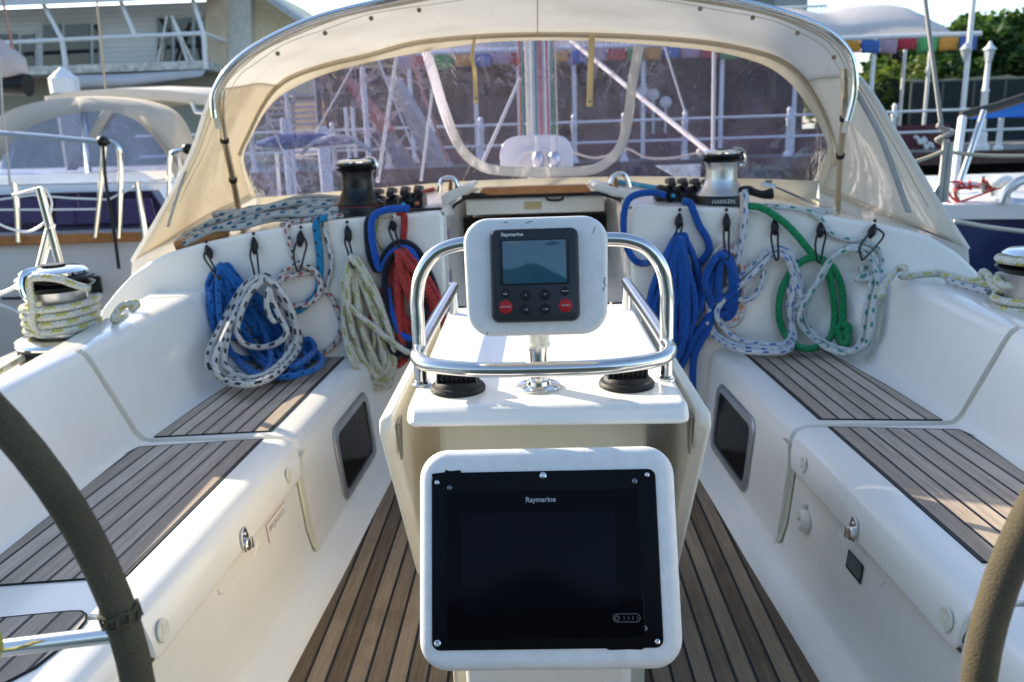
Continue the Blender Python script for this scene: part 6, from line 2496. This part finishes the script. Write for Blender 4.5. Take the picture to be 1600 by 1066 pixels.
q.tube([atY(400, 230, 14), atY(566, 226, 14)], .04, 8)
q.build('spar', M_WHITE, ry)
for (p0_, p1_, Y, c, r, lb) in (((404, 150), (470, 300), 13, (.55, .53, .50), .012, 'thin grey stay leaning across the port corner of the window'), ((556, 96), (470, 250), 15, (.60, .58, .55), .014, 'pale stay slanting down to the blue sail cover'), ((640, 84), (700, 255), 15, (.42, .12, .10), .022, 'red line slanting beside the pale reflection panel'), ((590, 92), (655, 255), 15.5, (.62, .62, .64), .018, 'pale cable slanting along the dark gangway ramp')):
    q = MB()
    q.tube([atY(*p0_, Y), atY(*p1_, Y)], r, 6)
    tag(q.build('rigging_line', plain('rigging', c, .7)), lb, 'rigging line')

# ================================================================ TREES
def tree(name, label, x, y, z0, h, rx, seed, cols, n=2600, leaf=.17, trunk=True, crown0=.25):
    rnd = random.Random(seed)
    t = thing(name, label, 'tree', (x, y, z0), 'trees beyond the promenade')
    q = MB()
    limbs = []
    q.tube(spline([(x, y, z0), (x + .1, y, z0 + h * .25), (x - .05, y, z0 + h * .5), (x + .05, y, z0 + h * .8)], 4), [.20 - .012 * k for k in range(13)], 8)
    for k in range(7):
        a = rnd.uniform(0, 2 * pi)
        b = Vector((x, y, z0 + h * rnd.uniform(.2, .6)))
        e = b + Vector((cos(a) * rx * .7, sin(a) * rx * .7, h * rnd.uniform(.15, .35)))
        q.tube([b, b.lerp(e, .5) + Vector((0, 0, .15)), e], [.09, .06, .02], 6)
        limbs.append(e)
    q.build('trunk', plain('bark', (.09, .07, .05), .9), t)
    cl = []
    for k in range(46):
        a, u = rnd.uniform(0, 2 * pi), rnd.uniform(-1, 1)
        rr = rnd.uniform(.35, 1.0) ** .6
        cx = x + cos(a) * sqrt(1 - u * u) * rx * rr * rnd.uniform(.85, 1.15)
        cy = y + sin(a) * sqrt(1 - u * u) * rx * rr
        cz = z0 + h * (crown0 + (1 - crown0) * (.5 + .5 * u * rr))
        cl.append((Vector((cx, cy, cz)), rnd.uniform(.12, .26) * rx + .12))
    mb = MB()
    for k in range(n):
        c, r = cl[rnd.randrange(len(cl))]
        d = Vector((rnd.gauss(0, 1), rnd.gauss(0, 1), rnd.gauss(0, 1)))
        d = d.normalized() * r * rnd.uniform(.35, 1.08) ** .5
        p = c + Vector((d.x, d.y, d.z * .8))
        ax_ = Vector((rnd.gauss(0, 1), rnd.gauss(0, 1), rnd.gauss(0, .6))).normalized()
        bx2 = ax_.orthogonal().normalized()
        bx2 = (Matrix.Rotation(rnd.uniform(0, 6.28), 3, ax_) @ bx2)
        s = leaf * rnd.uniform(.6, 1.3)
        mb.m = rnd.choice((0, 0, 1, 1, 2))
        mb.add([p - ax_ * s, p + bx2 * s * .42, p + ax_ * s, p - bx2 * s * .42], [(0, 1, 2, 3)])
    ms = []
    for c in cols:
        key = 'leaf %.3f %.3f' % (c[0], c[1])
        m = bpy.data.materials.get(key)
        if m is None:
            tt = NT(key)
            tt.set(color=c, rough=.55, spec=.3)
            tr = tt.n('ShaderNodeBsdfTranslucent')
            tr.inputs[0].default_value = (c[0] * 1.4, c[1] * 1.5, c[2], 1)
            mx = tt.n('ShaderNodeMixShader')
            mx.inputs[0].default_value = .35
            tt.l(tt.b.outputs[0], mx.inputs[1]); tt.l(tr.outputs[0], mx.inputs[2]); tt.l(mx.outputs[0], tt.out.inputs[0])
            m = tt.mat
        ms.append(m)
    mb.build('crown', ms, t, smooth=0)


G1 = [(.045, .095, .022), (.085, .14, .03), (.025, .06, .018)]
G2 = [(.09, .13, .022), (.14, .17, .03), (.05, .085, .02)]
for k, (px, pyt, Y, rx, cols, n_, lb) in enumerate((
        (1440, 60, 33, 2.2, G1, 3200, 'dark leafy tree just beyond the pavilion end'), (1500, 30, 36, 2.6, G1, 4200, 'tall dark tree behind the white flag pole'), (1560, 12, 35, 2.8, G1, 4600, 'tall dark tree behind the street lamp lantern'), (1640, 4, 34, 3.0, G1, 4200, 'tall dark tree at the starboard edge of the view'),
        (1362, 112, 29, 1.0, G2, 1300, 'small sunlit yellow green tree under the flags'), (1422, 86, 30, 1.3, G2, 1700, 'sunlit yellow green tree between the pavilion posts'), (1330, 120, 36, 2.0, G1, 1800, 'dark tree partly hidden by the sprayhood corner'))):
    tp = atY(px, pyt, Y)
    tree('leafy_tree', lb, tp.x, Y, ZP_, tp.z - ZP_, rx, 30 + k, cols, n_, .20 if cols is G1 else .15)
# hedge and net fence behind the railing
fe = thing('net_fence', 'dark net fence with thin posts in front of the trees', 'fence', (atY(1520, 150, 27).x, 27, ZP_))
q = MB()
za = atY(1520, 126, 27).z
xa_, xb_ = atY(1425, 130, 27).x, atY(1720, 130, 27).x
q.tube([(xa_, 27, za), (xb_, 27, za)], .035, 6)
q.build('top_bar', plain('dark fence', (.05, .07, .07), .6), fe)
g = NT('dark net')
_t = g.n('ShaderNodeBsdfTransparent'); _t.inputs[0].default_value = (1, 1, 1, 1)
_m = g.n('ShaderNodeMixShader'); _m.inputs[0].default_value = .55
g.set(color=(.02, .03, .035), rough=.8)
g.l(_t.outputs[0], _m.inputs[1]); g.l(g.b.outputs[0], _m.inputs[2]); g.l(_m.outputs[0], g.out.inputs[0])
q = MB()
q.box(((xa_ + xb_) / 2, 27, (ZP_ + za) / 2), (xb_ - xa_, .02, za - ZP_))
q.build('net', g.mat, fe, smooth=0)
for k in range(7):
    q = MB()
    x = xa_ + (xb_ - xa_) * k / 6
    q.tube([(x, 27, ZP_), (x, 27, za)], .04, 6)
    q.build('post', plain('dark fence', (.05, .07, .07), .6), fe)

hg = thing('clipped_hedge', 'low dark clipped hedge behind the net fence', 'hedge', (14, 28.5, ZP_))
q = MB()
rows = []
for i in range(60):
    x = 9.6 + i * .34
    rows.append([(x, 28.2 + .25 * noise.noise(Vector((x * 2, j * 1.3, 1))), ZP_ + 1.9 * j / 6 + .12 * noise.noise(Vector((x * 2, j, 5)))) for j in range(7)] + [(x, 29.2, ZP_ + 2.0 + .2 * noise.noise(Vector((x * 2, 9, 5)))), (x, 29.6, ZP_)])
q.grid(rows)
q.build('foliage', plain('dark hedge', (.018, .034, .014), .9, var=.6, scale=6, bump=.8, bscale=14), hg, smooth=0)

# ================================================================ BOAT TO STARBOARD
sb = thing('blue_boat', 'blue hulled boat with a white deck moored to starboard', 'boat', (atY(1600, 340, 6.3).x + 2, 7.6, -.9))
YS = 6.2
zd = atY(1550, 346, YS).z
x0, x1 = atY(1395, 340, YS).x, 12
q = MB()
rows = []
for x, dy in ((x0, .9), (x0 + .5, .25), (x0 + 1.6, 0), (7, 0), (x1, .3)):
    rows.append([(x, YS + dy + .35, -1.2), (x, YS + dy + .06, -.2), (x, YS + dy, zd), (x, YS + 3.2 - dy, zd), (x, YS + 3.2 - dy, -1.2)])
q.grid(rows)
q.add(rows[0], [tuple(range(5))])
q.build('hull', plain('deep blue hull paint', (.022, .030, .10), .16, var=.25, scale=3, spec=.6), sb, smooth=50)
q = MB()
rows = []
for x, dy in ((x0 - .05, .9), (x0 + .5, .2), (x0 + 1.6, -.05), (7, -.05), (x1, .3)):
    rows.append([(x, YS + dy, zd), (x, YS + dy - .01, zd + .11), (x, YS + dy + .25, zd + .14), (x, YS + 3.0 - dy, zd + .14)])
q.grid(rows)
q.add(rows[0], [tuple(range(4))])
q.build('deck', M_NWH, sb, smooth=40)
q = MB()
ca = [atY(x, y, YS + .5) for x, y in ((1518, 322), (1528, 309), (1560, 303), (1760, 300))]
q.prism(ca + [Vector((ca[-1].x, YS + .5, zd)), Vector((ca[0].x, YS + .5, zd))], (0, 1.7, 0))
q.build('cabin', M_NWH, sb, bevel=.05, bseg=3)
q = MB()
q.box(((x0 + x1) / 2, YS - .035, zd - .01), (x1 - x0 - 2, .06, .05))
q.build('rubbing_strake', M_BLK, sb)
# its deck gear
dg = thing('deck_rack', 'grey deck rack draped with red line on the boat to starboard', 'deck rack', atY(1540, 300, 6.5))
for P, r in ((((1488, 292), (1580, 288)), .03), (((1492, 292), (1494, 318)), .03), (((1536, 276), (1536, 300)), .03), (((1550, 284), (1550, 306)), .03), (((1575, 286), (1576, 310)), .03)):
    q = MB()
    q.tube([atY(*P[0], 6.5), atY(*P[1], 6.5)], r, 8)
    q.build('bar', M_ALU, dg)
q = MB()
rnd = random.Random(8)
P = [(1484 + 86 * (k / 26) + rnd.uniform(-8, 8), 288 + rnd.uniform(-7, 9)) for k in range(27)]
P += [(1496, 296), (1499, 315), (1488, 310), (1482, 300), (1490, 318), (1570, 292), (1572, 310)]
q.tube(spline([atY(x, y, 6.42 + rnd.uniform(0, .12)) for x, y in P], 4), .0085, 7)
tag(q.build('red_line', plain('red cord', (.50, .035, .03), .7)), 'tangled red cord over the deck rack on the boat to starboard', 'cord')
q = MB()
q.ball(atY(1565, 284, 6.4), (.09, .06, .05))
q.ball(atY(1578, 290, 6.4), (.07, .06, .05))
tag(q.build('white_cloth', M_WHITE), 'crumpled white cloth at the end of the deck rack', 'cloth')
q = MB()
q.tube(spline([atY(x, y, 6.3) for x, y in ((1564, 318), (1572, 300), (1590, 285), (1620, 276))], 4), .035, 9)
tag(q.build('bent_rail', M_ALU), 'bent grey rail tube rising at the starboard edge of the view', 'rail')
q = MB()
q.tube(spline([atY(x, y, 6.05) for x, y in ((1490, 346), (1510, 349), (1550, 356), (1610, 363), (1680, 368))], 4), .016, 7)
tag(q.build('mooring_line', plain('pale mooring line', (.58, .53, .44), .8)), 'pale mooring line slung in front of the blue hull', 'mooring line')
# blue awning on struts
aw_ = thing('blue_awning', 'bright blue boat awning on a black pole and white struts to starboard', 'awning', atY(1560, 200, 7.5))
q = MB()
q.grid([[atY(x, y, 7.5) for x, y in ((1512, 181), (1560, 168), (1620, 150), (1700, 130))], [atY(x, y, 8.6) for x, y in ((1520, 184), (1560, 180), (1620, 172), (1700, 160))], [atY(x, y, 9.6) for x, y in ((1505, 184), (1560, 183), (1620, 182), (1700, 182))]])
q.build('cloth', canvas('blue awning cloth', (.02, .16, .52), .45, stain=.05), aw_, smooth=180, solid=.02)
q = MB()
q.tube(spline([atY(x, y, 7.45) for x, y in ((1502, 182), (1520, 176), (1560, 166), (1620, 146), (1700, 122))], 4), .040, 9)
q.build('pole', plain('dark canvas sleeve', (.035, .035, .03), .7), aw_)
for P, m_, r in ((((1504, 184), (1488, 300)), M_WHITE, .034), (((1537, 174), (1500, 285)), M_ALU, .026)):
    q = MB()
    q.tube([atY(*P[0], 7.4), atY(*P[1], 7.0)], r, 8)
    q.build('strut', m_, aw_)
